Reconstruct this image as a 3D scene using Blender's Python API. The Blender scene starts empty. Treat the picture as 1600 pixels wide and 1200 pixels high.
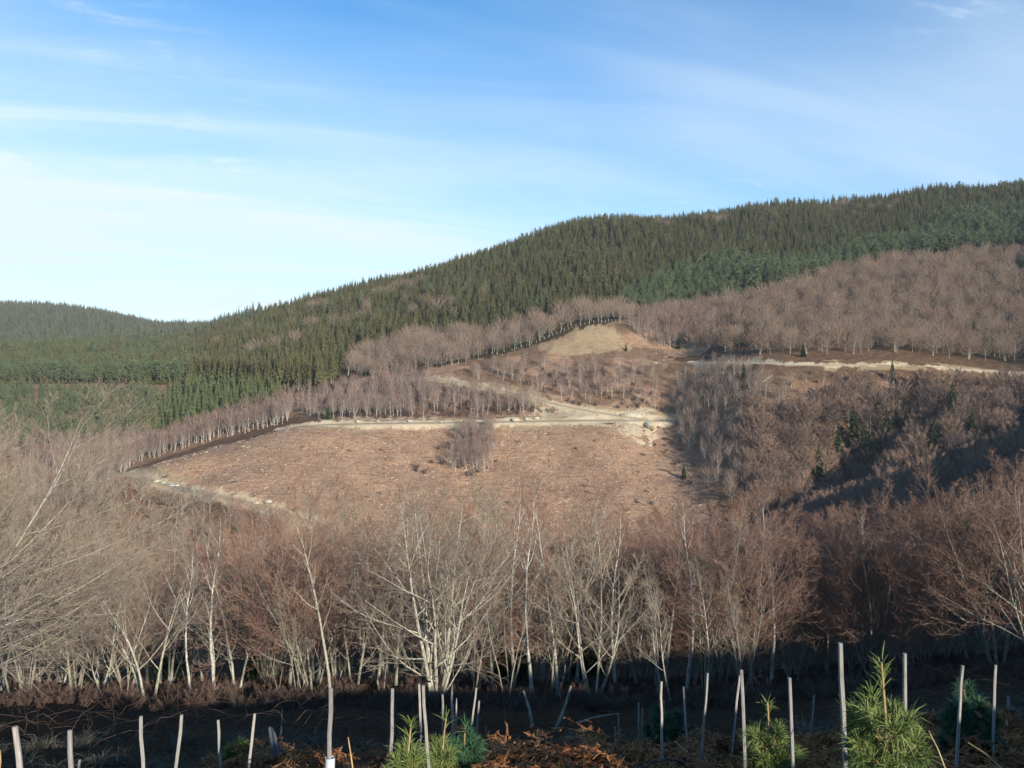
import bpy, math, random
import numpy as np
from math import radians, sin, cos, pi

# ------------------------------------------------------------------ camera, sky, sun, exposure
scene = bpy.context.scene
COL = scene.collection
F = 1280.0                     # focal length in photograph pixels (1600 wide)
CZ = 1.7
cam_d = bpy.data.cameras.new("camera"); cam = bpy.data.objects.new("camera", cam_d); COL.objects.link(cam)
cam.location = (0, 0, CZ); cam.rotation_euler = (radians(90), 0, 0)
cam_d.sensor_width = 36; cam_d.lens = 36 * F / 1600; cam_d.clip_start = 0.1; cam_d.clip_end = 20000
scene.camera = cam

SUN_AZ = radians(34)           # sun stands behind the camera, this far round to the right
SUN_EL = radians(17.5)
sun_vec = np.array([sin(SUN_AZ) * cos(SUN_EL), -cos(SUN_AZ) * cos(SUN_EL), sin(SUN_EL)])
sd = bpy.data.lights.new("sun", 'SUN'); sun = bpy.data.objects.new("sun", sd); COL.objects.link(sun)
sd.energy = 5.0; sd.angle = radians(0.5); sd.color = (1.0, 0.93, 0.82)
from mathutils import Vector
sun.rotation_euler = Vector(sun_vec).to_track_quat('Z', 'Y').to_euler()

world = bpy.data.worlds.new("World"); scene.world = world; world.use_nodes = True
nt = world.node_tree; N = nt.nodes; L = nt.links
N.clear()
def wn(t, **kw):
    n = N.new(t)
    for k, v in kw.items(): setattr(n, k, v)
    return n
def wmath(op, a, b=None, c=None):
    n = wn('ShaderNodeMath', operation=op)
    for i, v in enumerate((a, b, c)):
        if v is None: continue
        if isinstance(v, (int, float)): n.inputs[i].default_value = v
        else: L.new(v, n.inputs[i])
    return n.outputs[0]
def wsmooth(v, a, b, lo=0.0, hi=1.0):
    n = wn('ShaderNodeMapRange', interpolation_type='SMOOTHSTEP')
    L.new(v, n.inputs[0]); n.inputs[1].default_value = a; n.inputs[2].default_value = b
    n.inputs[3].default_value = lo; n.inputs[4].default_value = hi
    return n.outputs[0]
out = wn('ShaderNodeOutputWorld'); bg = wn('ShaderNodeBackground'); bg.inputs['Strength'].default_value = 0.095
sky = wn('ShaderNodeTexSky', sky_type='NISHITA'); sky.sun_disc = False
sky.sun_elevation = SUN_EL; sky.sun_rotation = pi - SUN_AZ
sky.altitude = 900; sky.air_density = 1.0; sky.dust_density = 0.25; sky.ozone_density = 2.2
tc = wn('ShaderNodeTexCoord'); sep = wn('ShaderNodeSeparateXYZ'); L.new(tc.outputs['Generated'], sep.inputs[0])
sx, sy, sz = sep.outputs
zc = wmath('MAXIMUM', sz, 0.0)
den = wmath('ADD', zc, 0.16)
u = wmath('DIVIDE', sx, den); v = wmath('DIVIDE', sy, den)
def cloud(scale, su, sv, rot, det, rough, dist, off):
    cu = wmath('ADD', wmath('MULTIPLY', u, cos(rot) * su), wmath('MULTIPLY', v, sin(rot) * su))
    cv = wmath('ADD', wmath('MULTIPLY', u, -sin(rot) * sv), wmath('MULTIPLY', v, cos(rot) * sv))
    cb = wn('ShaderNodeCombineXYZ'); L.new(cu, cb.inputs[0]); L.new(cv, cb.inputs[1]); cb.inputs[2].default_value = off
    n = wn('ShaderNodeTexNoise'); L.new(cb.outputs[0], n.inputs['Vector'])
    n.inputs['Scale'].default_value = scale; n.inputs['Detail'].default_value = det
    n.inputs['Roughness'].default_value = rough; n.inputs['Distortion'].default_value = dist
    return n.outputs[0]
big = wsmooth(cloud(0.55, 0.55, 1.3, radians(12), 4, 0.5, 0.6, 3.3), 0.40, 0.72)
fine = wsmooth(cloud(1.7, 0.4, 1.7, radians(18), 8, 0.56, 0.9, 7.1), 0.38, 0.80)
az = wmath('DIVIDE', sx, wmath('MAXIMUM', sy, 0.05))
low = wsmooth(wmath('ADD', sz, wmath('MULTIPLY', az, 0.30)), 0.36, -0.10)       # the veil thickens low down and to the left
mid = wsmooth(wmath('ABSOLUTE', wmath('SUBTRACT', wmath('SUBTRACT', sz, wmath('MULTIPLY', az, 0.05)), 0.225)), 0.16, 0.0)
veil = wmath('ADD', wmath('MULTIPLY', big, 0.26), wmath('MULTIPLY', fine, 0.20))
veil = wmath('ADD', veil, wmath('MULTIPLY', mid, wmath('ADD', wmath('MULTIPLY', big, 0.17), 0.16)))
veil = wmath('ADD', veil, wmath('MULTIPLY', low, wmath('ADD', wmath('MULTIPLY', fine, 0.45), 0.50)))
veil = wmath('MINIMUM', veil, 0.97)
puff = wmath('MULTIPLY', wsmooth(cloud(5.5, 0.8, 1.5, radians(15), 9, 0.62, 0.5, 1.7), 0.50, 0.78), wsmooth(cloud(1.1, 1.0, 1.0, 0, 2, 0.5, 0, 12.4), 0.46, 0.66))
veil = wmath('ADD', veil, wmath('MULTIPLY', puff, 0.5))
veil = wmath('MINIMUM', veil, 0.97)
veil = wmath('MULTIPLY', veil, wmath('MULTIPLY', wsmooth(sz, -0.02, 0.05), wsmooth(sy, 0.0, 0.4)))
hs = wn('ShaderNodeHueSaturation'); L.new(sky.outputs[0], hs.inputs['Color'])
hs.inputs['Hue'].default_value = 0.499; hs.inputs['Saturation'].default_value = 1.30; hs.inputs['Value'].default_value = 1.45
mixc = wn('ShaderNodeMix', data_type='RGBA'); L.new(veil, mixc.inputs[0]); L.new(hs.outputs[0], mixc.inputs[6])
mixc.inputs[7].default_value = (5.6, 6.5, 7.2, 1)
L.new(mixc.outputs[2], bg.inputs['Color']); L.new(bg.outputs[0], out.inputs['Surface'])

scene.view_settings.view_transform = 'Standard'; scene.view_settings.look = 'None'
scene.view_settings.exposure = 0.70; scene.view_settings.gamma = 1.0
scene.view_settings.use_curve_mapping = False
cy = scene.cycles
cy.max_bounces = 4; cy.diffuse_bounces = 2; cy.glossy_bounces = 1; cy.transparent_max_bounces = 6
cy.transmission_bounces = 2; cy.volume_bounces = 0
cy.use_denoising = True
cy.caustics_reflective = False; cy.caustics_refractive = False

rng = np.random.default_rng(11); random.seed(11)

# ------------------------------------------------------------------ small helpers
def hash2(ix, iy, s):
    h = np.sin(ix * 127.1 + iy * 311.7 + s * 74.7) * 43758.5453
    return h - np.floor(h)
def vnoise(x, y, s=0):
    ix = np.floor(x); iy = np.floor(y); fx = x - ix; fy = y - iy
    fx = fx * fx * (3 - 2 * fx); fy = fy * fy * (3 - 2 * fy)
    a = hash2(ix, iy, s); b = hash2(ix + 1, iy, s); c = hash2(ix, iy + 1, s); d = hash2(ix + 1, iy + 1, s)
    return (a * (1 - fx) + b * fx) * (1 - fy) + (c * (1 - fx) + d * fx) * fy
def fbm(x, y, s=0, o=4):
    t = 0; a = 0.5; f = 1.0
    for k in range(o):
        t = t + a * (vnoise(x * f, y * f, s + k) - 0.5) * 2; a *= 0.5; f *= 2.03
    return t
def pchip(xk, yk, x):
    xk = np.asarray(xk, float); yk = np.asarray(yk, float); h = np.diff(xk); d = np.diff(yk) / h
    m = np.zeros(len(xk)); m[0] = d[0]; m[-1] = d[-1]
    for i in range(1, len(xk) - 1):
        if d[i - 1] * d[i] > 0:
            w1 = 2 * h[i] + h[i - 1]; w2 = h[i] + 2 * h[i - 1]; m[i] = (w1 + w2) / (w1 / d[i - 1] + w2 / d[i])
    i = np.clip(np.searchsorted(xk, x) - 1, 0, len(xk) - 2); t = np.clip((x - xk[i]) / h[i], 0, 1)
    return ((1 + 2 * t) * (1 - t) ** 2) * yk[i] + t * (1 - t) ** 2 * h[i] * m[i] + t * t * (3 - 2 * t) * yk[i + 1] + t * t * (t - 1) * h[i] * m[i + 1]
def in_poly(px, py, poly):
    px = np.asarray(px, float); py = np.asarray(py, float); r = np.zeros(px.shape, bool); n = len(poly); j = n - 1
    for i in range(n):
        xi, yi = poly[i]; xj, yj = poly[j]
        c = ((yi > py) != (yj > py)) & (px < (xj - xi) * (py - yi) / ((yj - yi) + 1e-12) + xi)
        r ^= c; j = i
    return r

# ------------------------------------------------------------------ terrain: height as elevation tangent over bearing and log distance
NEAR = [(0.8, -1.7), (2, -1.85), (3.5, -2.38), (5, -2.92), (7, -3.62), (10, -4.65), (15, -6.45), (20, -8.2), (30, -11.8), (60, -22), (120, -43)]
def front(px, pts, kn=1.0, nmax=120):
    th = math.atan((px - 800) / F); c = cos(th)
    rz = [(Y / c, z * (kn if Y > 12 else 1 + (kn - 1) * max(0, (Y - 5) / 7))) for Y, z in NEAR if Y <= nmax]
    rz += [(Y / c, -(py - 600) / F * Y) for Y, py in pts]
    return (math.degrees(th), rz)
COLS = [
 (-180, [(0.8,-1.7),(7,0),(15,3),(30,7),(60,13),(120,22),(300,30),(1000,50),(4000,60)]),
 (-140, [(0.8,-1.7),(7,-1.6),(15,-.9),(30,.2),(60,2),(120,2),(300,0),(1000,20),(4000,60)]),
 (-90, [(0.8,-1.7),(7,-2.4),(15,-3.6),(30,-6),(60,-11),(120,-22),(300,-60),(600,-60),(1000,-10),(2000,60),(4000,60)]),
 (-55, [(0.8,-1.7),(7,-3.2),(15,-5.6),(30,-10),(60,-20),(120,-40),(300,-88),(500,-70),(800,-10),(1500,110),(2200,100),(4000,40)]),
 front(-250, [(220,1030),(330,970),(450,800),(560,690),(680,620),(900,560),(1200,520),(1500,475),(1700,462),(2100,475),(4000,580)]),
 front(0, [(220,1030),(330,960),(420,850),(500,760),(640,655),(720,605),(900,560),(1200,530),(1500,492),(1680,481),(2000,492),(4000,590)]),
 front(120, [(220,1030),(330,950),(400,850),(470,765),(560,700),(650,635),(720,597),(900,560),(1200,532),(1500,500),(1680,487),(2000,500),(4000,590)]),
 front(200, [(220,1030),(330,940),(390,830),(430,742),(480,736),(560,692),(650,627),(700,600),(900,562),(1200,535),(1550,512),(1740,503),(2000,512),(4000,595)]),
 front(280, [(220,1030),(330,930),(380,820),(418,762),(452,718),(480,717),(540,690),(640,630),(690,603),(800,572),(1000,540),(1300,522),(1600,517),(2000,530),(4000,595)]),
 front(400, [(220,1030),(330,920),(365,830),(392,787),(430,728),(475,682),(500,680),(560,645),(620,610),(700,575),(850,535),(1000,508),(1100,497),(1400,520),(4000,600)]),
 front(500, [(220,1030),(330,920),(365,840),(400,770),(440,710),(482,662),(500,656),(560,630),(600,610),(690,560),(850,512),(1000,482),(1090,469),(1400,500),(4000,600)]),
 front(600, [(220,1030),(330,930),(370,850),(400,790),(440,725),(483,664),(500,655),(560,620),(620,585),(700,540),(850,490),(1000,456),(1080,445),(1400,490),(4000,600)]),
 front(700, [(220,1030),(330,930),(370,850),(400,790),(440,725),(483,662),(500,652),(545,610),(590,580),(650,548),(750,500),(880,455),(1000,428),(1075,419),(1400,480),(4000,600)]),
 front(800, [(220,1030),(330,935),(370,850),(400,790),(440,725),(483,660),(500,650),(545,607),(580,580),(620,548),(660,528),(750,480),(900,422),(1020,393),(1070,389),(1400,470),(4000,600)]),
 front(880, [(220,1030),(330,935),(370,850),(400,790),(440,722),(483,659),(500,650),(540,610),(580,575),(610,540),(640,512),(700,485),(800,440),(950,384),(1050,361),(1080,359),(1400,450),(4000,600)]),
 front(955, [(220,1030),(330,935),(370,845),(400,785),(440,720),(483,658),(505,646),(540,605),(580,568),(605,540),(632,506),(680,492),(760,450),(900,397),(1020,354),(1060,349),(1400,440),(4000,600)]),
 front(1050, [(220,1025),(320,935),(370,840),(400,785),(440,730),(480,680),(520,630),(560,580),(600,550),(640,515),(700,488),(780,448),(900,400),(1030,352),(1075,347),(1400,430),(4000,590)]),
 front(1200, [(180,1020),(250,950),(350,810),(420,700),(470,600),(487,573),(500,566),(520,553),(600,503),(700,455),(800,412),(900,378),(1030,340),(1090,333),(1400,410),(4000,570)], .97),
 front(1400, [(170,1010),(220,950),(300,845),(380,735),(440,632),(480,571),(495,564),(520,548),(600,500),(700,443),(800,397),(950,340),(1050,316),(1090,313),(1400,390),(4000,550)], .93),
 front(1600, [(150,985),(210,920),(300,805),(380,695),(440,620),(475,581),(490,574),(520,556),(600,495),(700,428),(820,362),(980,304),(1050,295),(1090,293),(1400,360),(4000,540)], .88),
 (42, [(0.8,-1.7),(7,-3.1),(15,-5.4),(30,-10),(60,-17),(120,-25),(200,-27),(300,-14),(420,10),(520,30),(700,90),(1000,225),(1100,240),(1500,220),(4000,150)]),
 (52, [(0.8,-1.7),(7,-2.6),(15,-4.2),(30,-7),(60,-11),(120,-12),(200,-1),(300,13),(450,38),(700,100),(1000,220),(1200,240),(4000,150)]),  # unseen spur right of view, raised so its shadow reaches the gully
 (66, [(0.8,-1.7),(7,-2.1),(15,-3),(30,-4.4),(45,-4.4),(60,-3),(120,5),(200,17),(300,34),(600,90),(1200,200),(4000,150)]),
 (90, [(0.8,-1.7),(3,-1.45),(7,-.25),(15,.3),(22,.3),(36,-.7),(45,-.6),(60,1),(90,6),(120,12),(300,45),(1000,120),(4000,120)]),  # unseen rise beside the camera, shaped to shade the near trunks
 (120, [(0.8,-1.7),(3.5,-1.1),(7,.1),(15,2.4),(22,3.6),(36,5.6),(60,13),(120,25),(300,50),(1000,80),(4000,90)]),
 (150, [(0.8,-1.7),(3.5,-.95),(7,.75),(15,3.6),(30,7.9),(60,15.8),(120,28),(300,42),(1000,60),(4000,80)]),  # unseen slope behind the camera, heights set to cast the foreground shade
]
COLS.append((180, COLS[0][1]))
LNR = np.linspace(math.log(0.8), math.log(4000), 520)
ths = np.array([c[0] for c in COLS]); TAB0 = []
for th, rz in COLS:
    r = np.array([a for a, b in rz]); z = np.array([b for a, b in rz]); TAB0.append(pchip(np.log(r), z / r, LNR))
TAB0 = np.array(TAB0)
TH = np.linspace(-180, 180, 1441); TAB = np.array([pchip(ths, TAB0[:, j], TH) for j in range(len(LNR))]).T
# a light blur over bearing rounds the joints between the profiles
K = np.exp(-np.linspace(-2, 2, 13) ** 2); K /= K.sum(); pad = np.concatenate([TAB[-7:-1], TAB, TAB[1:7]])
TAB = np.stack([np.convolve(pad[:, j], K, 'valid') for j in range(TAB.shape[1])], 1)
RAVINE = None
def ravine(x, y):
    best = np.full(x.shape, 1e9); dep = np.zeros(x.shape)
    for i in range(len(RAVINE) - 1):
        a = RAVINE[i]; b = RAVINE[i + 1]; d = b[:2] - a[:2]; t = np.clip(((x - a[0]) * d[0] + (y - a[1]) * d[1]) / (d @ d), 0, 1)
        q = np.hypot(x - a[0] - t * d[0], y - a[1] - t * d[1]); m = q < best; best = np.where(m, q, best); dep = np.where(m, a[2] + t * (b[2] - a[2]), dep)
    return dep * np.exp(-(best / 21.0) ** 2)
def z_base(x, y):
    x = np.asarray(x, float); y = np.asarray(y, float)
    r = np.maximum(np.hypot(x, y), 0.8); th = np.degrees(np.arctan2(x, y))
    a = (th + 180) / 360 * (len(TH) - 1); b = (np.log(r) - LNR[0]) / (LNR[-1] - LNR[0]) * (len(LNR) - 1)
    i = np.clip(a.astype(int), 0, len(TH) - 2); j = np.clip(b.astype(int), 0, len(LNR) - 2)
    fa = np.clip(a - i, 0, 1); fb = np.clip(b - j, 0, 1)
    e = (TAB[i, j] * (1 - fa) + TAB[i + 1, j] * fa) * (1 - fb) + (TAB[i, j + 1] * (1 - fa) + TAB[i + 1, j + 1] * fa) * fb
    z = CZ + e * r
    amp = np.clip((r - 3) * 0.02, 0, 0.9)
    if RAVINE is not None: z = z - ravine(x, y)
    return z + amp * fbm(x / 23, y / 23, 5, 3) + np.clip((r - 150) / 200, 0, 1) * 0.35 * fbm(x / 3.3, y / 3.3, 9, 3) + np.clip((r-2)/10,0,1)*0.10 * fbm(x / 1.3, y / 1.3, 12, 2)
def project(x, y, z):
    y = np.maximum(y, 0.05)
    return 800 + F * x / y, 600 - F * (z - CZ) / y
def hit(px, py, y0=200, y1=1800, zf=None):
    Y = np.concatenate([np.linspace(y0, min(y1, 700), 700), np.linspace(700, y1, 300)[1:]]) if y1 > 700 else np.linspace(y0, y1, 900)
    x = (px - 800) / F * Y; z = (zf or z_base)(x, Y); p = 600 - F * (z - CZ) / Y
    k = np.argmax(p <= py)
    if p[k] > py: k = len(Y) - 1
    return x[k], Y[k], z[k]
def near_z(x, y): return float(z_base(np.array([x]), np.array([y]))[0])

_rv = [(1445, 606, 2), (1400, 645, 15), (1355, 690, 24), (1305, 735, 25), (1255, 775, 18), (1200, 815, 8)]
_rp = [(*hit(a, b, 300, 700)[:2], d) for a, b, d in _rv]; RAVINE = np.array(_rp)
# ------------------------------------------------------------------ roads (traced over the ground, then smoothed)
ROADS = {
 'main': dict(b=1.9, px=[(448,668),(470,664),(520,662),(600,662),(700,661),(780,660),(860,658),(940,657),(1000,656),(1034,659)], w=4.4),
 'branch': dict(px=[(1000,655),(955,648),(905,641),(868,633),(840,624),(800,614),(762,606),(730,600),(700,594),(662,591)], w=3.3, b=.8),
 'right': dict(px=[(1085,566),(1120,566),(1160,567),(1210,571),(1270,573),(1330,570),(1385,568),(1440,572),(1500,577),(1560,580),(1640,583),(1720,584)], w=3.2, b=.6),
 'lower': dict(px=[(196,739),(212,745),(240,754),(280,763),(330,773),(380,784),(425,796),(470,812),(520,832)], w=3.0, b=.8),
}
def catmull(P, n):
    P = np.asarray(P, float); Q = np.vstack([2 * P[0] - P[1], P, 2 * P[-1] - P[-2]]); o = []
    for i in range(1, len(Q) - 2):
        t = np.linspace(0, 1, n, endpoint=False)[:, None]
        o.append(0.5 * (2 * Q[i] + (Q[i + 1] - Q[i - 1]) * t + (2 * Q[i - 1] - 5 * Q[i] + 4 * Q[i + 1] - Q[i + 2]) * t ** 2 + (3 * Q[i] - Q[i - 1] - 3 * Q[i + 1] + Q[i + 2]) * t ** 3))
    o.append(P[-1:]); return np.vstack(o)
for k, R in ROADS.items():
    P = np.array([hit(a, b, 300, 760) for a, b in R['px']])
    for _ in range(2): P[1:-1] = 0.25 * P[:-2] + 0.5 * P[1:-1] + 0.25 * P[2:]
    P = catmull(P, 12); R['P'] = P
    n = np.gradient(P[:, :2], axis=0); n /= np.linalg.norm(n, axis=1)[:, None]; R['n'] = np.stack([-n[:, 1], n[:, 0]], 1)
def road_dist(x, y, R):
    P = R['P']; best = np.full(x.shape, 1e9); bz = np.zeros(x.shape)
    for i in range(len(P) - 1):
        a = P[i]; b = P[i + 1]; d = b[:2] - a[:2]; l2 = d @ d
        t = np.clip(((x - a[0]) * d[0] + (y - a[1]) * d[1]) / l2, 0, 1)
        q = np.hypot(x - a[0] - t * d[0], y - a[1] - t * d[1]); m = q < best
        best = np.where(m, q, best); bz = np.where(m, a[2] + t * (b[2] - a[2]), bz)
    return best, bz
def z_ground(x, y, want_mask=False):
    x = np.asarray(x, float); y = np.asarray(y, float); z = z_base(x, y); mask = np.full(x.shape, 99.0)
    sel = (np.hypot(x, y) > 280) & (np.hypot(x, y) < 800) & (y > 0)
    if sel.any():
        xs = x[sel]; ys = y[sel]; zs = z[sel]; ms = mask[sel]
        for R in ROADS.values():
            d, bz = road_dist(xs, ys, R); w = R['w']
            t = np.clip((d - w - 0.6) / 4.5, 0, 1); t = t * t * (3 - 2 * t)
            zs = bz * (1 - t) + zs * t; ms = np.minimum(ms, d - w - R.get('b', 0))
        z[sel] = zs; mask[sel] = ms
    return (z, mask) if want_mask else z

# ------------------------------------------------------------------ materials
def newmat(name):
    m = bpy.data.materials.new(name); m.use_nodes = True; t = m.node_tree
    b = next(n for n in t.nodes if n.type == 'BSDF_PRINCIPLED'); b.inputs['Roughness'].default_value = 0.85
    b.inputs['Specular IOR Level'].default_value = 0.15
    return m, t, b
def mixrgb(t, f, a, b, mode='MIX'):
    n = t.nodes.new('ShaderNodeMix'); n.data_type = 'RGBA'; n.blend_type = mode
    for s, v in ((n.inputs[0], f), (n.inputs[6], a), (n.inputs[7], b)):
        if isinstance(v, bpy.types.NodeSocket): t.links.new(v, s)
        elif isinstance(v, (tuple, list)): s.default_value = (*v, 1) if len(v) == 3 else v
        else: s.default_value = v
    return n.outputs[2]
def ramp(t, v, pts):
    n = t.nodes.new('ShaderNodeValToRGB'); e = n.color_ramp.elements
    while len(e) < len(pts): e.new(0.5)
    for k, (p, c) in enumerate(pts): e[k].position = p; e[k].color = (*c, 1) if len(c) == 3 else c
    t.links.new(v, n.inputs[0]); return n.outputs[0]
def noise(t, scale, det=4, rough=.6, vec=None, dist=0):
    n = t.nodes.new('ShaderNodeTexNoise'); n.inputs['Scale'].default_value = scale; n.inputs['Detail'].default_value = det
    n.inputs['Roughness'].default_value = rough; n.inputs['Distortion'].default_value = dist
    if vec is not None: t.links.new(vec, n.inputs['Vector'])
    return n.outputs[0]
def plant_mat(name, c1, c2, scale=0.7, rough=.8, trans=0.0, objvar=0.5):
    """Two-tone plant colour: patchy over the plant, and each plant its own shade."""
    m, t, b = newmat(name); b.inputs['Roughness'].default_value = rough
    tcn = t.nodes.new('ShaderNodeTexCoord'); oi = t.nodes.new('ShaderNodeObjectInfo')
    nz = noise(t, scale, 3, .6, tcn.outputs['Object'])
    c = ramp(t, nz, [(.35, c1), (.65, c2)])
    lo = 1 - objvar * .5; hi = 1 + objvar * .5
    v = ramp(t, oi.outputs['Random'], [(0, (lo, lo, lo * .97)), (.5, (1, .97, .95)), (1, (hi, hi * .97, hi * .9))])
    t.links.new(mixrgb(t, 1.0, c, v, 'MULTIPLY'), b.inputs['Base Color'])
    return m
def bark_mat(name, c1, c2, c3, scale=9.0):
    m, t, b = newmat(name); tcn = t.nodes.new('ShaderNodeTexCoord')
    mp = t.nodes.new('ShaderNodeMapping'); mp.inputs['Scale'].default_value = (1, 1, .35); t.links.new(tcn.outputs['Object'], mp.inputs[0])
    n1 = noise(t, scale, 5, .65, mp.outputs[0]); n2 = noise(t, 1.3, 3, .6, tcn.outputs['Object'])
    c = ramp(t, n1, [(.32, c1), (.5, c2), (.7, c3)])
    c = mixrgb(t, 1.0, c, ramp(t, n2, [(.3, (.7, .72, .62)), (.7, (1.1, 1.08, 1.05))]), 'MULTIPLY')
    t.links.new(c, b.inputs['Base Color'])
    bp = t.nodes.new('ShaderNodeBump'); bp.inputs['Strength'].default_value = .4; bp.inputs['Distance'].default_value = .02
    t.links.new(n1, bp.inputs['Height']); t.links.new(bp.outputs[0], b.inputs['Normal'])
    return m
M = {}
M['youngspruce'] = plant_mat('young_spruce_needles', (.062, .086, .032), (.108, .128, .052), .5)
M['spruce'] = plant_mat('spruce_needles', (.074, .074, .029), (.134, .126, .052), .45)
M['darkspruce'] = plant_mat('dark_spruce_needles', (.022, .040, .014), (.045, .066, .024), .6)
M['pine'] = plant_mat('pine_needles', (.068, .096, .042), (.125, .155, .075), .5)
M['hazepine'] = plant_mat('hazed_conifer_needles', (.078, .092, .062), (.125, .135, .092), .5)  # needles made paler and bluer, distance haze put into the colour
M['conbark'] = bark_mat('conifer_bark', (.16, .115, .085), (.27, .20, .15), (.36, .28, .22))
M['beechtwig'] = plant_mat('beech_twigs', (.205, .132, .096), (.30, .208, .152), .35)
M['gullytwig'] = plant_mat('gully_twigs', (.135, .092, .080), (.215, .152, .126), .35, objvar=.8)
M['redtwig'] = plant_mat('birch_twigs', (.17, .105, .082), (.25, .160, .125), .35)
M['greytwig'] = plant_mat('lichen_twigs', (.20, .165, .125), (.31, .265, .20), .5, objvar=.3)
M['browntwig'] = plant_mat('brown_twigs', (.20, .120, .088), (.31, .195, .145), .5, objvar=.3)
M['palebark'] = bark_mat('pale_lichen_bark', (.17, .15, .12), (.36, .335, .275), (.55, .53, .46), 14)
M['greybark'] = bark_mat('grey_bark', (.12, .105, .085), (.25, .225, .18), (.38, .35, .28), 12)
M['birchbark'] = bark_mat('white_birch_bark', (.22, .20, .18), (.52, .49, .45), (.66, .63, .58), 8)
M['shrub'] = plant_mat('shrub_twigs', (.075, .052, .042), (.13, .085, .065), .6)
M['bracken'] = plant_mat('dead_bracken_fronds', (.13, .052, .022), (.34, .165, .065), 3.0, objvar=.5)
M['drygrass'] = plant_mat('dry_grass_blades', (.075, .07, .05), (.15, .14, .105), 2.0)
M['needle'] = plant_mat('long_pine_needles', (.085, .125, .032), (.20, .245, .080), 6.0, rough=.5, objvar=.2)
M['needledark'] = plant_mat('shaded_pine_needles', (.03, .08, .045), (.06, .13, .07), 6.0, rough=.5, objvar=.2)  # darker copy of the long needles, shade painted in for shaded saplings
M['shoot'] = bark_mat('young_pine_stem', (.30, .19, .09), (.42, .29, .15), (.55, .42, .25), 30)
M['deadneedle'] = plant_mat('dead_needles', (.30, .15, .07), (.40, .22, .11), 4.0)
def stake_mat():
    m, t, b = newmat('weathered_stake_wood'); tcn = t.nodes.new('ShaderNodeTexCoord'); oi = t.nodes.new('ShaderNodeObjectInfo')
    mp = t.nodes.new('ShaderNodeMapping'); mp.inputs['Scale'].default_value = (40, 40, 3); t.links.new(tcn.outputs['Object'], mp.inputs[0])
    n1 = noise(t, 2.2, 6, .7, mp.outputs[0]); n2 = noise(t, 5, 3, .6, tcn.outputs['Object'])
    c = ramp(t, n1, [(.3, (.15, .14, .12)), (.5, (.31, .295, .265)), (.75, (.46, .445, .41))])
    c = mixrgb(t, .5, c, ramp(t, n2, [(.35, (.55, .52, .5)), (.65, (1, 1, 1))]), 'MULTIPLY')
    c = mixrgb(t, 1.0, c, ramp(t, oi.outputs['Random'], [(0, (.75, .75, .78)), (1, (1.15, 1.1, 1.05))]), 'MULTIPLY')
    t.links.new(c, b.inputs['Base Color'])
    bp = t.nodes.new('ShaderNodeBump'); bp.inputs['Strength'].default_value = .5; bp.inputs['Distance'].default_value = .004
    t.links.new(n1, bp.inputs['Height']); t.links.new(bp.outputs[0], b.inputs['Normal']); return m
M['stake'] = stake_mat()
def plain(name, c, rough=.6, metal=0, spec=.3):
    m, t, b = newmat(name); b.inputs['Roughness'].default_value = rough; b.inputs['Metallic'].default_value = metal
    b.inputs['Specular IOR Level'].default_value = spec
    tcn = t.nodes.new('ShaderNodeTexCoord'); nz = noise(t, 6, 4, .6, tcn.outputs['Object'])
    t.links.new(ramp(t, nz, [(.3, tuple(x * .82 for x in c)), (.7, tuple(min(1, x * 1.12) for x in c))]), b.inputs['Base Color']); return m
M['netting'] = plain('black_plastic_netting', (.018, .018, .02), .5)
M['sleeve'] = plain('grey_plastic_sleeve', (.50, .52, .55), .45)
M['carpaint'] = plain('white_car_paint', (.80, .80, .80), .25, 0, .5)
M['carglass'] = plain('dark_car_glass', (.03, .035, .04), .1, 0, .5)
M['tyre'] = plain('tyre_rubber', (.02, .02, .02), .8)
M['rim'] = plain('wheel_metal', (.45, .45, .46), .35, .8)
M['rock'] = bark_mat('pale_rock', (.30, .26, .19), (.43, .39, .30), (.58, .53, .43), 1.2)
M['lamp'] = plain('car_lamp_plastic', (.45, .08, .06), .3)
def road_mat():
    m, t, b = newmat('packed_earth_road'); g = t.nodes.new('ShaderNodeNewGeometry')
    n1 = noise(t, .16, 6, .65, g.outputs['Position']); n2 = noise(t, 1.6, 5, .7, g.outputs['Position'])
    c = ramp(t, n1, [(.3, (.34, .25, .145)), (.5, (.46, .355, .215)), (.72, (.55, .45, .30))])
    c = mixrgb(t, 1.0, c, ramp(t, n2, [(.3, (.74, .72, .70)), (.65, (1.08, 1.06, 1.04))]), 'MULTIPLY')
    at = t.nodes.new('ShaderNodeAttribute'); at.attribute_name = 'across'
    rut = ramp(t, at.outputs['Fac'], [(0, (.80, .80, .75)), (.2, (.95, .94, .92)), (.30, (1.08, 1.08, 1.08)), (.42, (.88, .88, .84)), (.58, (.88, .88, .84)), (.70, (1.08, 1.08, 1.08)), (.8, (.95, .94, .92)), (1, (.80, .80, .75))])
    c = mixrgb(t, 1.0, c, rut, 'MULTIPLY')
    at2 = t.nodes.new('ShaderNodeAttribute'); at2.attribute_name = 'grey'
    c = mixrgb(t, at2.outputs['Fac'], c, mixrgb(t, 1.0, c, (.80, .84, .92), 'MULTIPLY'))
    t.links.new(c, b.inputs['Base Color'])
    bp = t.nodes.new('ShaderNodeBump'); bp.inputs['Strength'].default_value = .5; bp.inputs['Distance'].default_value = .25
    t.links.new(n2, bp.inputs['Height']); t.links.new(bp.outputs[0], b.inputs['Normal']); return m
M['road'] = road_mat()
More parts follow.
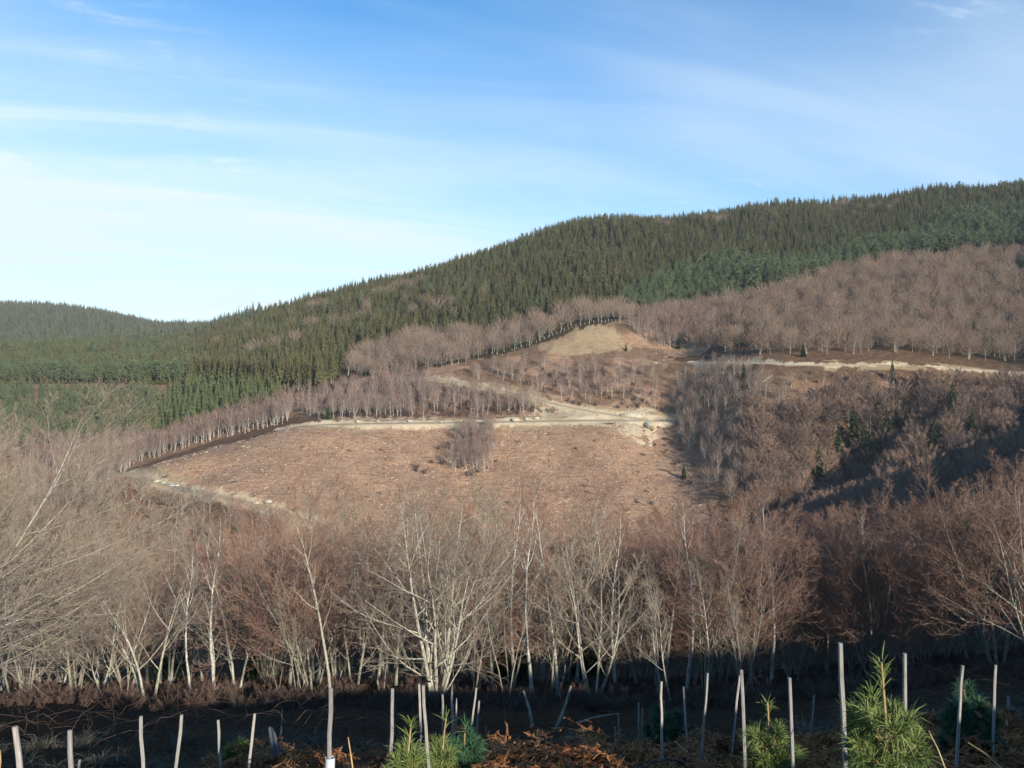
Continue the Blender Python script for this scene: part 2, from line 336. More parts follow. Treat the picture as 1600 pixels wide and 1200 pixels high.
def ground_mat():
    m, t, b = newmat('hillside_ground'); g = t.nodes.new('ShaderNodeNewGeometry'); P = g.outputs['Position']; b.inputs['Roughness'].default_value = .95
    b.inputs['Specular IOR Level'].default_value = .05
    def att(n):
        a = t.nodes.new('ShaderNodeAttribute'); a.attribute_name = n; return a.outputs['Fac']
    nA = noise(t, .045, 5, .6, P); nB = noise(t, .33, 6, .7, P); nC = noise(t, 1.4, 5, .75, P, .4); nD = noise(t, 9, 4, .7, P)
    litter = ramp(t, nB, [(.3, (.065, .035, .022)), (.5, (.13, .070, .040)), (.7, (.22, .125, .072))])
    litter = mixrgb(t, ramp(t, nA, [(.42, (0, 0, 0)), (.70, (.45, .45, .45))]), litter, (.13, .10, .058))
    clr = ramp(t, nC, [(.28, (.085, .050, .030)), (.42, (.225, .140, .086)), (.56, (.32, .21, .136)), (.72, (.52, .41, .30))])
    clr = mixrgb(t, 1.0, clr, ramp(t, nA, [(.32, (.86, .84, .82)), (.5, (1.08, 1.08, 1.08)), (.68, (1.25, 1.22, 1.17))]), 'MULTIPLY')
    clr = mixrgb(t, 1.0, clr, ramp(t, nB, [(.3, (.72, .68, .66)), (.5, (1, .97, .95)), (.7, (1.12, 1.08, 1.05))]), 'MULTIPLY')
    mp = t.nodes.new('ShaderNodeMapping'); mp.inputs['Rotation'].default_value = (0, 0, radians(28)); mp.inputs['Scale'].default_value = (.10, .75, .4); t.links.new(P, mp.inputs[0])
    nS = noise(t, 1.0, 5, .65, mp.outputs[0], .6)
    clr = mixrgb(t, 1.0, clr, ramp(t, nS, [(.30, (.52, .48, .46)), (.44, (.95, .93, .92)), (.58, (1.05, 1.05, 1.04)), (.72, (1.40, 1.38, 1.34))]), 'MULTIPLY')
    clr = mixrgb(t, ramp(t, noise(t, .11, 4, .6, P), [(.52, (0, 0, 0)), (.75, (.30, .30, .30))]), clr, (.30, .25, .19))
    gr = ramp(t, nB, [(.3, (.20, .125, .065)), (.5, (.30, .205, .11)), (.7, (.33, .265, .135))])
    gr = mixrgb(t, ramp(t, nC, [(.35, (0, 0, 0)), (.65, (.45, .45, .45))]), gr, (.43, .36, .23))
    bank = ramp(t, nC, [(.3, (.30, .21, .12)), (.5, (.50, .40, .26)), (.7, (.62, .53, .38))])
    near_shaded = ramp(t, nD, [(.3, (.010, .008, .005)), (.5, (.024, .017, .010)), (.64, (.05, .034, .02)), (.74, (.11, .075, .045))])  # dark soil, darkened further so its colour carries the foreground shade
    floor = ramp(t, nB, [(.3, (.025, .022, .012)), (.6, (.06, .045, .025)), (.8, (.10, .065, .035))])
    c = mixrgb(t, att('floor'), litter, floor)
    c = mixrgb(t, att('clear'), c, clr); c = mixrgb(t, att('grass'), c, gr); c = mixrgb(t, att('bank'), c, bank); c = mixrgb(t, att('near'), c, near_shaded)
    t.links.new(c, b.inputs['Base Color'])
    bp = t.nodes.new('ShaderNodeBump'); bp.inputs['Strength'].default_value = .7; bp.inputs['Distance'].default_value = .5
    t.links.new(nC, bp.inputs['Height']); t.links.new(bp.outputs[0], b.inputs['Normal']); return m
M['ground'] = ground_mat()

# ------------------------------------------------------------------ mesh building
class MB:
    def __init__(s): s.v = []; s.f = []; s.mi = []; s.n = 0
    def add(s, v, f, mi=0):
        v = np.asarray(v, float); s.v.append(v); s.f.append((np.asarray(f, int) + s.n)); s.mi.append((len(f), mi)); s.n += len(v)
    def tube(s, pts, rad, k=5, mi=0, cap=False):
        pts = np.asarray(pts, float); n = len(pts); rad = np.asarray(rad, float)
        d = np.gradient(pts, axis=0); d /= np.linalg.norm(d, axis=1)[:, None] + 1e-9
        up = np.array([0.31, 0.17, 0.93]) if abs(d[0][2]) < .8 else np.array([.93, .31, .17])
        a = np.cross(d, up); a /= np.linalg.norm(a, axis=1)[:, None] + 1e-9; b = np.cross(d, a)
        an = np.arange(k) * 2 * pi / k
        v = pts[:, None] + rad[:, None, None] * (np.cos(an)[None, :, None] * a[:, None] + np.sin(an)[None, :, None] * b[:, None])
        i = np.arange(n - 1)[:, None] * k; j = np.arange(k)[None]; j2 = (j + 1) % k
        s.add(v.reshape(-1, 3), np.stack([i + j, i + j2, i + k + j2, i + k + j], -1).reshape(-1, 4), mi)
        if cap:
            for q in (0, n - 1):
                c = s.n; vv = np.vstack([v[q], pts[q]]); s.add(vv, [[jj, (jj + 1) % k, k, k] if 0 else [jj, (jj + 1) % k, k] for jj in range(k)], mi)
    def tris(s, T, mi=0):
        T = np.asarray(T, float); n = len(T); s.add(T.reshape(-1, 3), np.arange(n * 3).reshape(n, 3), mi)
    def quads(s, T, mi=0):
        T = np.asarray(T, float); n = len(T); s.add(T.reshape(-1, 3), np.arange(n * 4).reshape(n, 4), mi)
    def box(s, c, h, mi=0, R=None):
        v = np.array([[x, y, z] for x in (-1, 1) for y in (-1, 1) for z in (-1, 1)], float) * h
        if R is not None: v = v @ np.asarray(R).T
        s.add(v + np.asarray(c), [[0, 1, 3, 2], [4, 6, 7, 5], [0, 4, 5, 1], [2, 3, 7, 6], [0, 2, 6, 4], [1, 5, 7, 3]], mi)
    def mesh(s, name, mats, smooth=False):
        me = bpy.data.meshes.new(name); V = np.vstack(s.v)
        me.vertices.add(len(V)); me.vertices.foreach_set('co', V.ravel())
        tot = np.concatenate([np.full(len(f), f.shape[1]) for f in s.f]); flat = np.concatenate([f.ravel() for f in s.f])
        me.loops.add(len(flat)); me.loops.foreach_set('vertex_index', flat.astype(np.int32))
        me.polygons.add(len(tot)); st = np.concatenate([[0], np.cumsum(tot)[:-1]]); me.polygons.foreach_set('loop_start', st.astype(np.int32))
        me.polygons.foreach_set('material_index', np.concatenate([np.full(n, m) for n, m in s.mi]).astype(np.int32))
        for m in (mats if isinstance(mats, (list, tuple)) else [mats]): me.materials.append(m)
        me.update(calc_edges=True)
        if smooth: me.polygons.foreach_set('use_smooth', np.ones(len(tot), bool))
        me.validate(); return me
def tag(o, label=None, cat=None, group=None, kind=None):
    if label: o['label'] = label
    if cat: o['category'] = cat
    if group: o['group'] = group
    if kind: o['kind'] = kind
    return o
def ob(name, me, parent=None, link=True):
    o = bpy.data.objects.new(name, me)
    if link: COL.objects.link(o)
    if parent is not None: o.parent = parent
    return o
def unit(v): return v / (np.linalg.norm(v) + 1e-9)
def grid_mesh(name, x, y, z, mat, wrap=False):
    nr, nc = x.shape; V = np.stack([x, y, z], -1).reshape(-1, 3)
    i = np.arange(nr - 1)[:, None] * nc; j = np.arange(nc - (0 if wrap else 1))[None]; j2 = (j + 1) % nc
    Fq = np.stack([i + j, i + j2, i + nc + j2, i + nc + j], -1).reshape(-1, 4)
    b = MB(); b.add(V, Fq); return b.mesh(name, mat, True)

# ------------------------------------------------------------------ pixel regions of the hillsides (positions of trunks and ground patches)
CLEAR = [(205,738),(300,708),(400,683),(448,668),(700,664),(1000,660),(1035,662),(1058,700),(1085,750),(1105,800),(1110,900),(400,900),(430,796),(330,775),(240,755)]
KNOLL = [(835,545),(865,532),(900,514),(950,506),(970,522),(978,545),(940,552),(880,556)]
SLOPE2 = [(560,590),(640,580),(760,560),(850,535),(955,503),(1000,495),(1115,485),(1130,520),(1090,552),(1030,562),(1030,650),(850,655),(540,660),(500,640)]
LEFTRED = [(0,600),(300,600),(440,615),(530,612),(540,640),(440,655),(300,700),(200,735),(0,900)]
HAZYHILL = 1100

# ------------------------------------------------------------------ ground: one sheet, finer where the photograph looks
def ground():
    fr = np.radians(np.concatenate([np.arange(-180, -40, 3.0), np.arange(-40, 40, 0.10), np.arange(40, 180, 3.0)]))
    rr = np.concatenate([[0.3], np.geomspace(1.2, 60, 110), np.geomspace(61, 330, 110), np.arange(332, 600, 1.3), np.geomspace(602, 1250, 130), np.geomspace(1265, 3600, 60)])
    th, r = np.meshgrid(fr, rr); x = r * np.sin(th); y = r * np.cos(th)
    z, md = z_ground(x, y, True)
    me = grid_mesh('ground', x, y, z, M['ground'], wrap=True)
    px, py = project(x, y, z); ok = (y > 200)
    jx = px + 9 * fbm(x / 6, y / 6, 21, 3) + 22 * fbm(x / 21, y / 21, 23, 3) * (px > 980); jy = py + 5 * fbm(x / 6, y / 6, 31, 3)
    def put(n, a):
        at = me.attributes.new(n, 'FLOAT', 'POINT'); at.data.foreach_set('value', np.clip(a, 0, 1).astype(np.float32).ravel())
    clear = (in_poly(jx, jy, CLEAR) & ok & (r < 560)).astype(float)
    s2 = (in_poly(jx, jy, SLOPE2) & ok & (r < 760)).astype(float) * (0.35 + .5 * (fbm(x / 17, y / 17, 3, 3) > 0))
    kn = (in_poly(jx, jy, KNOLL) & ok & (r < 760)).astype(float)
    lr = (in_poly(jx, jy, LEFTRED) & ok & (r < 900)).astype(float) * .55
    gw = (in_poly(jx, jy, [(1030,560),(1200,588),(1400,596),(1390,618),(1280,625),(1200,660),(1160,740),(1110,800),(1085,750),(1035,662)]) & ok & (r < 620)).astype(float) * np.clip(.45 + .6 * fbm(x / 12, y / 12, 63, 3), 0, .8)  # left off the gully bank, so darker litter carries its shade
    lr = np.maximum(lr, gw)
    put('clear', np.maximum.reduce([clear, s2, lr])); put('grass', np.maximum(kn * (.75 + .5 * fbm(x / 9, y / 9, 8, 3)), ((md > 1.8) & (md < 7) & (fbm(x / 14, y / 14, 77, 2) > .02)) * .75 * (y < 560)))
    pale = (in_poly(jx, jy, [(800,652),(860,634),(905,640),(940,650),(985,636),(1012,640),(1036,656),(1030,682),(1010,700),(985,690),(960,668),(860,664)]) & ok & (r < 560) & (fbm(x / 4, y / 4, 91, 3) > -.22)).astype(float) * .9
    pale = np.maximum(pale, (in_poly(jx, jy, [(500,655),(560,652),(660,652),(740,655),(735,668),(640,670),(540,668)]) & ok & (r < 560) & (fbm(x / 3, y / 3, 93, 3) > .0)).astype(float) * .85)
    put('bank', np.maximum(pale, md < 2.3 + 2.2 * fbm(x / 5, y / 5, 41, 3)) * np.clip(.85 + .5 * fbm(x / 9, y / 9, 55, 2), 0, 1))
    put('near', np.clip((290 - r) / 70, 0, 1)); put('floor', np.clip((r - 560) / 60, 0, 1) * (1 - np.maximum.reduce([kn, s2, lr])))  # near: where shade is painted into the ground, out under the near wood
    o = ob('ground', me); tag(o, kind='structure'); return o
ground()

def road(name, R, grey):
    P = R['P']; n = R['n']; w = R['w']; offs = np.linspace(-1, 1, 9)
    edge = 1 + .16 * fbm(P[:, 0] / 4, P[:, 1] / 4, 3, 3)
    X = P[:, 0:1] + n[:, 0:1] * offs * w * edge[:, None]; Y = P[:, 1:2] + n[:, 1:2] * offs * w * edge[:, None]
    Z = P[:, 2:3] + .10 - .05 * np.abs(offs)[None] ** 2 * 1.2 + 0 * X
    me = grid_mesh(name, X, Y, Z, M['road'])
    a = me.attributes.new('across', 'FLOAT', 'POINT'); a.data.foreach_set('value', np.tile((offs + 1) / 2, len(P)).astype(np.float32))
    a = me.attributes.new('grey', 'FLOAT', 'POINT'); a.data.foreach_set('value', np.full(len(P) * 9, grey, np.float32))
    tag(ob(name, me), kind='structure')
road('dirt_road', ROADS['main'], .1); road('dirt_road', ROADS['branch'], .0); road('dirt_road', ROADS['right'], .9); road('dirt_road', ROADS['lower'], .25)

# ------------------------------------------------------------------ tree builders
def bez(p, d, L, n, r, up, wob):
    """A wandering polyline from p along d, bending by up and jittered by wob."""
    pts = [p]; d = unit(d)
    for k in range(n):
        d = unit(d + np.array([0, 0, up]) / n + r.normal(0, wob, 3)); p = p + d * L / n; pts.append(p)
    return np.array(pts)
def at_poly(pts, t):
    q = t * (len(pts) - 1); i = min(int(q), len(pts) - 2); f = q - i
    return pts[i] * (1 - f) + pts[i + 1] * f, unit(pts[i + 1] - pts[i])
def side_dir(d, ang, azi):
    up = np.array([0, 0, 1.0]) if abs(d[2]) < .9 else np.array([1.0, 0, 0])
    a = unit(np.cross(d, up)); b = np.cross(d, a)
    return unit(d * cos(ang) + (a * cos(azi) + b * sin(azi)) * sin(ang))
def bare_tree(seed, H, stems=1, spread=.9, nl=13, base=.16, lean=0.12, fan=38, rk=1.0, sag=.55, nb=8, nt=6, ntt=4, bias=None, twig=.0042):
    """Leafless broad-leaved tree: stems and limbs in one mesh, branches and twigs in the other."""
    r = np.random.default_rng(seed); tr = MB(); cr = MB(); R0 = H * .0118 * rk
    for s in range(stems):
        azs = s * 2 * pi / max(stems, 1) + r.uniform(0, 2)
        tilt = (0.04 if stems == 1 else r.uniform(.07, .26)) + r.uniform(0, lean); hs = H * (1 if s == 0 else r.uniform(.68, .98))
        d = np.array([sin(tilt) * cos(azs), sin(tilt) * sin(azs), cos(tilt)])
        p0 = np.array([cos(azs), sin(azs), 0]) * R0 * (1.3 if stems > 1 else 0); p0[2] = -.35
        if bias is not None: d = unit(d + np.array(bias) * .5)
        st = bez(p0, d, hs * 1.02, 12, r, .16, .045); tt = np.linspace(0, 1, 13)
        rs = R0 * (1 if stems == 1 else r.uniform(.5, .8))
        rad = rs * ((1 - tt) ** .85 * .97 + .03); rad[0] *= 1.45; tr.tube(st, rad, 7)
        n1 = int(nl * (1 if stems < 3 else .72)); a0 = r.uniform(0, 6)
        for i in range(n1):
            t1 = base + (1 - base - .03) * ((i + r.uniform(0, .9)) / n1) ** .92
            p, dd = at_poly(st, t1); a0 += 2.4 + r.normal(0, .4)
            ang = radians(fan + r.normal(0, 9) + 14 * (1 - t1)); L1 = H * spread * (.14 + .40 * (1 - t1) ** .8) * r.uniform(.75, 1.15)
            dl = side_dir(dd, ang, a0)
            if bias is not None: dl = unit(dl + np.array(bias) * .6)
            li = bez(p, dl, L1, 7, r, sag * r.uniform(.5, 1.3) + .12, .075)
            r1 = np.interp(t1, tt, rad) * r.uniform(.42, .62)
            tr.tube(li, np.linspace(r1, r1 * .16 + .003, 8), 5)
            n2 = max(3, int(nb * (.5 + .5 * L1 / (H * .4)))); a1 = r.uniform(0, 6)
            for j in range(n2):
                t2 = .18 + .8 * (j + r.uniform(0, .9)) / n2; p2, d2 = at_poly(li, t2); a1 += 2.4 + r.normal(0, .5)
                L2 = L1 * (.20 + .38 * (1 - t2)) * r.uniform(.7, 1.25)
                br = bez(p2, side_dir(d2, radians(34 + r.normal(0, 9)), a1), L2, 4, r, .32, .09)
                r2 = max(np.interp(t2, [0, 1], [r1, r1 * .2]) * .5, .006); cr.tube(br, np.linspace(r2, .0045, 5), 4)
                n3 = max(2, int(nt * (.45 + .55 * L2 / (L1 * .4)))); a2 = r.uniform(0, 6)
                for k in range(n3):
                    t3 = .15 + .83 * (k + r.uniform(0, .9)) / n3; p3, d3 = at_poly(br, t3); a2 += 2.4 + r.normal(0, .5)
                    L3 = max(L2 * (.30 + .3 * (1 - t3)) * r.uniform(.7, 1.3), .22)
                    tw = bez(p3, side_dir(d3, radians(36 + r.normal(0, 10)), a2), L3, 2, r, .22, .10)
                    cr.tube(tw, [max(r2 * .42, .0052), .0046, twig * .75], 3)
                    for m in range(ntt):
                        t4 = .2 + .8 * (m + r.uniform(0, .8)) / ntt; p4, d4 = at_poly(tw, t4)
                        d5 = side_dir(d4, radians(34 + r.normal(0, 12)), r.uniform(0, 6.3)); L4 = max(L3 * r.uniform(.3, .6), .14)
                        e = unit(np.cross(d5, r.normal(0, 1, 3))) * twig; q = p4 + d5 * L4 * .55 + np.array([0, 0, .03 * L4])
                        e2 = unit(np.cross(d5, e)) * twig
                        cr.tris([[p4 - e, p4 + e, p4 + d5 * L4], [p4 - e2, p4 + e2, q + d5 * L4 * .3]])
    return tr, cr
def far_broad(seed, H=14., kind='beech', dens=1.0, wide=None, fat=1.0):
    """A bare tree as the far hillside shows it: pale stems, limbs reaching to a domed crown, a haze of ascending twigs."""
    r = np.random.default_rng(seed); tr = MB(); cr = MB(); beech = kind == 'beech'
    R0 = H * (.0115 if beech else .0078); W = H * (wide or (.36 if beech else .20)) * r.uniform(.9, 1.12); stems = int(r.integers(1, 3))
    c0 = .56 if beech else .62; vr = 1 - c0; T = []
    for s_ in range(stems):
        st = bez(np.array([s_ * .45, 0, -.5]), np.array([r.normal(0, .06), r.normal(0, .06), 1]), H * .93 * (1 - .1 * s_), 7, r, .05, .05)
        rad = np.linspace(R0, R0 * .10, 8); rad[0] *= 1.3; tr.tube(st, rad, 5)
        nl = int((30 if beech else 20) / stems); a = r.uniform(0, 6)
        for i in range(nl):
            u_ = (i + .5) / nl; el = math.asin(-.35 + 1.32 * u_); a += 2.4; k = r.uniform(.82, 1.08)
            tgt = np.array([st[-1][0] * .5 + cos(a) * cos(el) * W * k, st[-1][1] * .5 + sin(a) * cos(el) * W * k, H * (c0 + vr * sin(el) * k * (1 if el > 0 else 1.15))])
            t0 = .26 + .50 * u_ * r.uniform(.8, 1.1); p, d = at_poly(st, min(t0, .95)); m = p * .5 + tgt * .5 + np.array([cos(a), sin(a), -.35]) * W * .10
            li = np.array([p, p * .45 + m * .55 + r.normal(0, .1, 3), m, m * .45 + tgt * .55 + r.normal(0, .12, 3), tgt]); tr.tube(li, np.linspace(np.interp(t0, np.linspace(0, 1, 8), rad) * .5, .018, 5), 4)
            nb = int((17 if beech else 14) * dens)
            for j in range(nb):
                t2 = .25 + .75 * (j / nb) ** .8; p2, d2 = at_poly(li, t2); outw = unit(p2 - np.array([0, 0, H * (c0 - .12)]))
                dd = unit(d2 * .6 + outw * .5 + r.normal(0, .5, 3) + np.array([0, 0, .25])); L2 = H * r.uniform(.05, .12)
                e = unit(np.cross(dd, r.normal(0, 1, 3))) * r.uniform(.02, .036) * fat; q = p2 + dd * L2; T.append([p2 - e, p2 + e, q])
                for k2 in range(4):
                    pp = p2 + dd * L2 * (.25 + .22 * k2); d3 = unit(dd + r.normal(0, .65, 3) + np.array([0, 0, .12])); e3 = unit(np.cross(d3, r.normal(0, 1, 3))) * r.uniform(.014, .028) * fat
                    T.append([pp - e3, pp + e3, pp + d3 * L2 * r.uniform(.4, .8)])
    cr.tris(T); return tr, cr
def conifer(seed, H=20., rad=2.6, clear=.06, nw=17, nb=8, droop=.75, rich=1.0):
    """Spruce: tapering stem and whorls of drooping, fringed branches."""
    r = np.random.default_rng(seed); tr = MB(); cr = MB()
    tr.tube([[0, 0, -.6], [0, 0, H * .5], [0, 0, H * .98]], [H * .0105, H * .007, .03], 5)
    zs = clear * H + (H * .99 - clear * H) * np.linspace(0, 1, nw) ** .92; T = []; Q = []
    for i, z0 in enumerate(zs):
        t = (z0 - clear * H) / (H - clear * H); R = rad * (1 - t) ** .85 * r.uniform(.84, 1.14) + .10; n = max(4, int(nb * (1 - .4 * t))); a = r.uniform(0, 6)
        for j in range(n):
            a += 2 * pi / n + r.normal(0, .16); Rb = R * r.uniform(.62, 1.2); z = z0 + r.normal(0, .25)
            d = np.array([cos(a), sin(a), 0]); s = np.array([-sin(a), cos(a), 0]); dz = -droop * Rb * r.uniform(.65, 1.25) - .25
            p0 = np.array([0, 0, z + .15]); p1 = p0 + d * Rb * .6 + np.array([0, 0, dz * .42]); p2 = p0 + d * Rb + np.array([0, 0, dz])
            w = Rb * .27 + .10; k = r.normal(0, .35); sv = unit(s + np.array([0, 0, k])); Q.append([p0, p1 - sv * w, p2, p1 + sv * w])
            for q in range(int(4 * rich)):
                f = r.uniform(.35, 1.0); pc = p0 * (1 - f) + p2 * f; sg = r.choice([-1, 1]); e = pc + s * sg * w * r.uniform(.6, 1.5) + d * .15 * Rb + np.array([0, 0, dz * r.uniform(.3, .8)])
                T.append([pc + d * .16 * Rb + [0, 0, .1], pc - d * .1 * Rb - s * sg * .1, e])
    for q in range(5):
        a = q * 1.3; T.append([[cos(a) * .16, sin(a) * .16, H * .955], [-cos(a) * .16, -sin(a) * .16, H * .955], [0, 0, H * 1.02]])
    cr.quads(Q); cr.tris(T); return tr, cr
def pine(seed, H=15., W=3.0, clear=.28, nt=46):
    r = np.random.default_rng(seed); tr = MB(); cr = MB()
    st = bez(np.array([0, 0, -.5]), np.array([r.normal(0, .04), r.normal(0, .04), 1]), H * .97, 6, r, .02, .03)
    tr.tube(st, np.linspace(H * .012, .04, 7), 5)
    for i in range(nt):
        t = clear + (1 - clear) * (i + r.uniform(0, 1)) / nt; p, d = at_poly(st, min(t, .999)); u = (t - clear) / (1 - clear)
        R = W * (1.0 - u ** 1.8) * (.55 + .45 * min(1, u * 5)) * r.uniform(.55, 1.1) + .2; a = r.uniform(0, 6.3)
        c = p + np.array([cos(a) * R, sin(a) * R, R * r.uniform(.0, .4)])
        if i % 2 == 0: tr.tube([p, (p + c) / 2 - np.array([0, 0, .1]), c], [.06, .045, .02], 3)
        T = []; k = 15; rr = .55 + .35 * (1 - u)
        for q in range(k):
            v = unit(r.normal(0, 1, 3) + np.array([cos(a) * .6, sin(a) * .6, .5])); b0 = c + r.normal(0, .28, 3); e = unit(np.cross(v, r.normal(0, 1, 3))) * rr * .26
            T.append([b0 - e, b0 + e, b0 + v * rr * r.uniform(.8, 1.5)])
        cr.tris(T)
    return tr, cr
def shrub_mb(seed, H=3.0, n=150):
    r = np.random.default_rng(seed); b = MB()
    for i in range(9):
        a = r.uniform(0, 6.3); st = bez(np.array([r.normal(0, .25), r.normal(0, .25), -.2]), np.array([cos(a) * .7, sin(a) * .7, 1]), H * r.uniform(.6, 1), 4, r, .2, .1)
        b.tube(st, np.linspace(.05, .012, 5), 4); T = []
        for j in range(n // 9 * 3):
            p, d = at_poly(st, r.uniform(.2, 1)); dd = unit(d + r.normal(0, .7, 3)); e = unit(np.cross(dd, r.normal(0, 1, 3))) * r.uniform(.015, .04); T.append([p - e, p + e, p + dd * H * r.uniform(.1, .26)])
        b.tris(T)
    return b
def joined(tr, cr, name, mt, mc):
    b = MB(); 
    for src, mi in ((tr, 0), (cr, 1)):
        for v, f in zip(src.v, src.f): pass
    off = 0
    for src, mi in ((tr, 0), (cr, 1)):
        base = b.n; vs = np.vstack(src.v); b.v.append(vs); b.n += len(vs)
        for f, (n, _) in zip(src.f, src.mi): b.f.append(f + base); b.mi.append((n, mi))
    return b.mesh(name, [mt, mc])

class Kind:
    """Meshes of one kind of tree; H is the built height."""
    def __init__(s, name, cat, H): s.name = name; s.cat = cat; s.H = H; s.whole = []; s.split = []
    def add(s, tr, cr, mt, mc):
        s.split.append((tr.mesh(s.name + '_trunk', mt, True), cr.mesh(s.name + '_crown', mc))); s.whole.append(joined(tr, cr, s.name, mt, mc))
K = {}
def kind(key, name, cat, H, makers, mt, mc):
    k = Kind(name, cat, H)
    for i, mk in enumerate(makers): k.add(*mk(), mt, mc[i % len(mc)] if isinstance(mc, list) else mc)
    K[key] = k
kind('spruce', 'spruce_tree', 'tree', 20, [lambda q=q: conifer(100 + q, 20, 3.3 + .35 * (q % 3), [.05, .10, .16, .08, .1][q], 16, 9) for q in range(5)], M['conbark'], M['spruce'])
kind('tallspruce', 'spruce_tree', 'tree', 22, [lambda q=q: conifer(120 + q, 22, 2.7, .34 + .05 * q, 13, 8) for q in range(3)], M['conbark'], M['spruce'])
kind('young', 'spruce_tree', 'tree', 10, [lambda q=q: conifer(150 + q, 10, 1.9, .04, 13, 8) for q in range(3)], M['conbark'], M['youngspruce'])
kind('dark', 'spruce_tree', 'tree', 12, [lambda q=q: conifer(140 + q, 12, 2.4, .03, 19, 10, .5, 1.8) for q in range(3)], M['conbark'], M['darkspruce'])
kind('pine', 'pine_tree', 'tree', 15, [lambda q=q: pine(160 + q, 15, 2.5 + .3 * q, [.22, .3, .18, .26][q], 50) for q in range(4)], M['conbark'], M['pine'])
kind('beech', 'beech_tree', 'tree', 14, [lambda q=q: far_broad(200 + q, 14, 'beech') for q in range(6)], M['palebark'], M['beechtwig'])
kind('wide', 'beech_tree', 'tree', 13, [lambda q=q: far_broad(260 + q, 13, 'beech', 2.0, .42, 1.4) for q in range(4)], M['palebark'], M['beechtwig'])
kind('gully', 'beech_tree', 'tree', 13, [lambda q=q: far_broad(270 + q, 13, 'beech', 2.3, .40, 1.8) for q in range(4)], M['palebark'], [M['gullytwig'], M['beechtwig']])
kind('birch', 'birch_tree', 'tree', 12, [lambda q=q: far_broad(220 + q, 12, 'birch') for q in range(5)], M['birchbark'], M['redtwig'])
kind('shrub', 'bare_shrub', 'shrub', 3, [], None, None)
for q in range(3): K['shrub'].whole.append(shrub_mb(240 + q).mesh('bare_shrub', M['shrub']))

# ------------------------------------------------------------------ where the trees of the hillsides stand
REC = []      # kind key, x, y, z, scale, cluster
def rough(x, y): return .98 + .55 * fbm(x / 70, y / 70, 71, 3)
def scatter(poly, key, spacing, cluster, hs=(.8, 1.15), y0=330, y1=760, prob=1.0, clump=None, seed=0, keep_off=True):
    """Trees about one spacing apart over real ground, kept where their foot falls inside a region of hillside."""
    r = np.random.default_rng(abs(hash(cluster)) % 1000 + seed if False else sum(map(ord, cluster)) + seed)
    pts = np.array(poly, float); x0 = ((pts[:, 0].min() - 800) / F); x1 = ((pts[:, 0].max() - 800) / F)
    xa = min(x0 * y0, x0 * y1); xb = max(x1 * y0, x1 * y1)
    gx, gy = np.meshgrid(np.arange(xa, xb, spacing), np.arange(y0, y1, spacing)); gx = gx.ravel(); gy = gy.ravel()
    gx = gx + r.uniform(-.45, .45, gx.size) * spacing; gy = gy + r.uniform(-.45, .45, gy.size) * spacing
    px0, _ = project(gx, gy, 0 * gx); s = (px0 > -60) & (px0 < 1680); gx = gx[s]; gy = gy[s]
    z, md = z_ground(gx, gy, True); px, py = project(gx, gy, z)
    k = in_poly(px, py, poly) & (r.uniform(0, 1, gx.size) < prob)
    if keep_off: k &= md > 2.2
    if cluster.startswith('shaded'): k &= (ravine(gx, gy) < 17) | (r.uniform(0, 1, gx.size) < .6)
    if clump is not None: k &= fbm(gx / clump[0], gy / clump[0], 17 + seed, 3) > clump[1]
    for a, b, c in zip(gx[k], gy[k], z[k]): REC.append([key, a, b, c, r.uniform(*hs) * (float(rough(np.array([a]), np.array([b]))[0]) if key in ('spruce', 'pine') else 1), cluster, None])
def place(key, px, py, H, cluster, label=None, y0=300):
    x, y, z = hit(px, py, y0, 900, z_ground); REC.append([key, x, y, z, H * (1.45 if px > 1270 and py > 640 else 1) / K[key].H, cluster, label])

SPRUCE_LOW = [(235,560),(300,600),(400,607),(500,613),(528,590),(545,548),(600,540),(650,525),(700,527),(760,525),(830,505),(900,490),(950,480),(985,462),(1050,432),(1150,414),(1250,408),(1320,398),(1400,384),(1480,350),(1600,335)]
scatter(SPRUCE_LOW + [(1680,325),(1680,230),(1200,250),(950,270),(700,350),(500,420),(380,470),(300,510)], 'spruce', 6.0, 'spruce forest', (.42, .84), 560, 1110)
scatter(SPRUCE_LOW + [(1680,325),(1680,230),(1200,250),(950,270),(700,350),(500,420),(380,470),(300,510)], 'pine', 20, 'pines in the spruces', (.7, 1.15), 560, 1110, .8, (40, -.1))
scatter([(380,520),(480,490),(640,440),(760,440),(800,470),(760,500),(640,500),(560,530),(500,560),(300,585),(260,560)], 'beech', 8.0, 'beeches in the spruces', (.9, 1.3), 600, 1000, .3, (26, .27))
scatter([(960,350),(1500,310),(1500,330),(960,365)], 'beech', 9.0, 'beeches in the spruces', (.7, 1.0), 900, 1100, .5, (26, .2))
scatter([(-60,600),(120,597),(235,600),(300,602),(300,520),(230,540),(-60,560)], 'pine', 7.0, 'pine belt', (.6, 1.15), 600, 1050)
scatter([(-60,600),(120,597),(235,600),(300,602),(300,520),(230,540),(-60,560)], 'spruce', 6.5, 'pine belt spruces', (.5, .9), 600, 1050)
scatter([(300,600),(400,607),(500,613),(530,592),(520,585),(400,596),(300,590)], 'tallspruce', 4.2, 'tall spruces', (.9, 1.1), 560, 760)
scatter([(-60,597),(200,599),(300,602),(300,592),(-60,588)], 'pine', 4.5, 'pine edge', (1.0, 1.25), 600, 800)
scatter([(-60,575),(230,575),(360,520),(420,500),(400,490),(330,498),(260,503),(180,480),(0,462),(-60,460)], 'spruce', 8.5, 'far hill', (.55, 1.05), 1050, 1900)
PINE = [(950,482),(1010,492),(1040,490),(1120,478),(1160,464),(1200,455),(1260,438),(1310,424),(1400,405),(1500,396),(1680,388),(1680,325),(1600,333),(1480,350),(1400,384),(1320,398),(1250,408),(1150,414),(1050,432),(985,462)]
scatter(PINE, 'pine', 5.6, 'pine stand', (.85, 1.35), 540, 960)
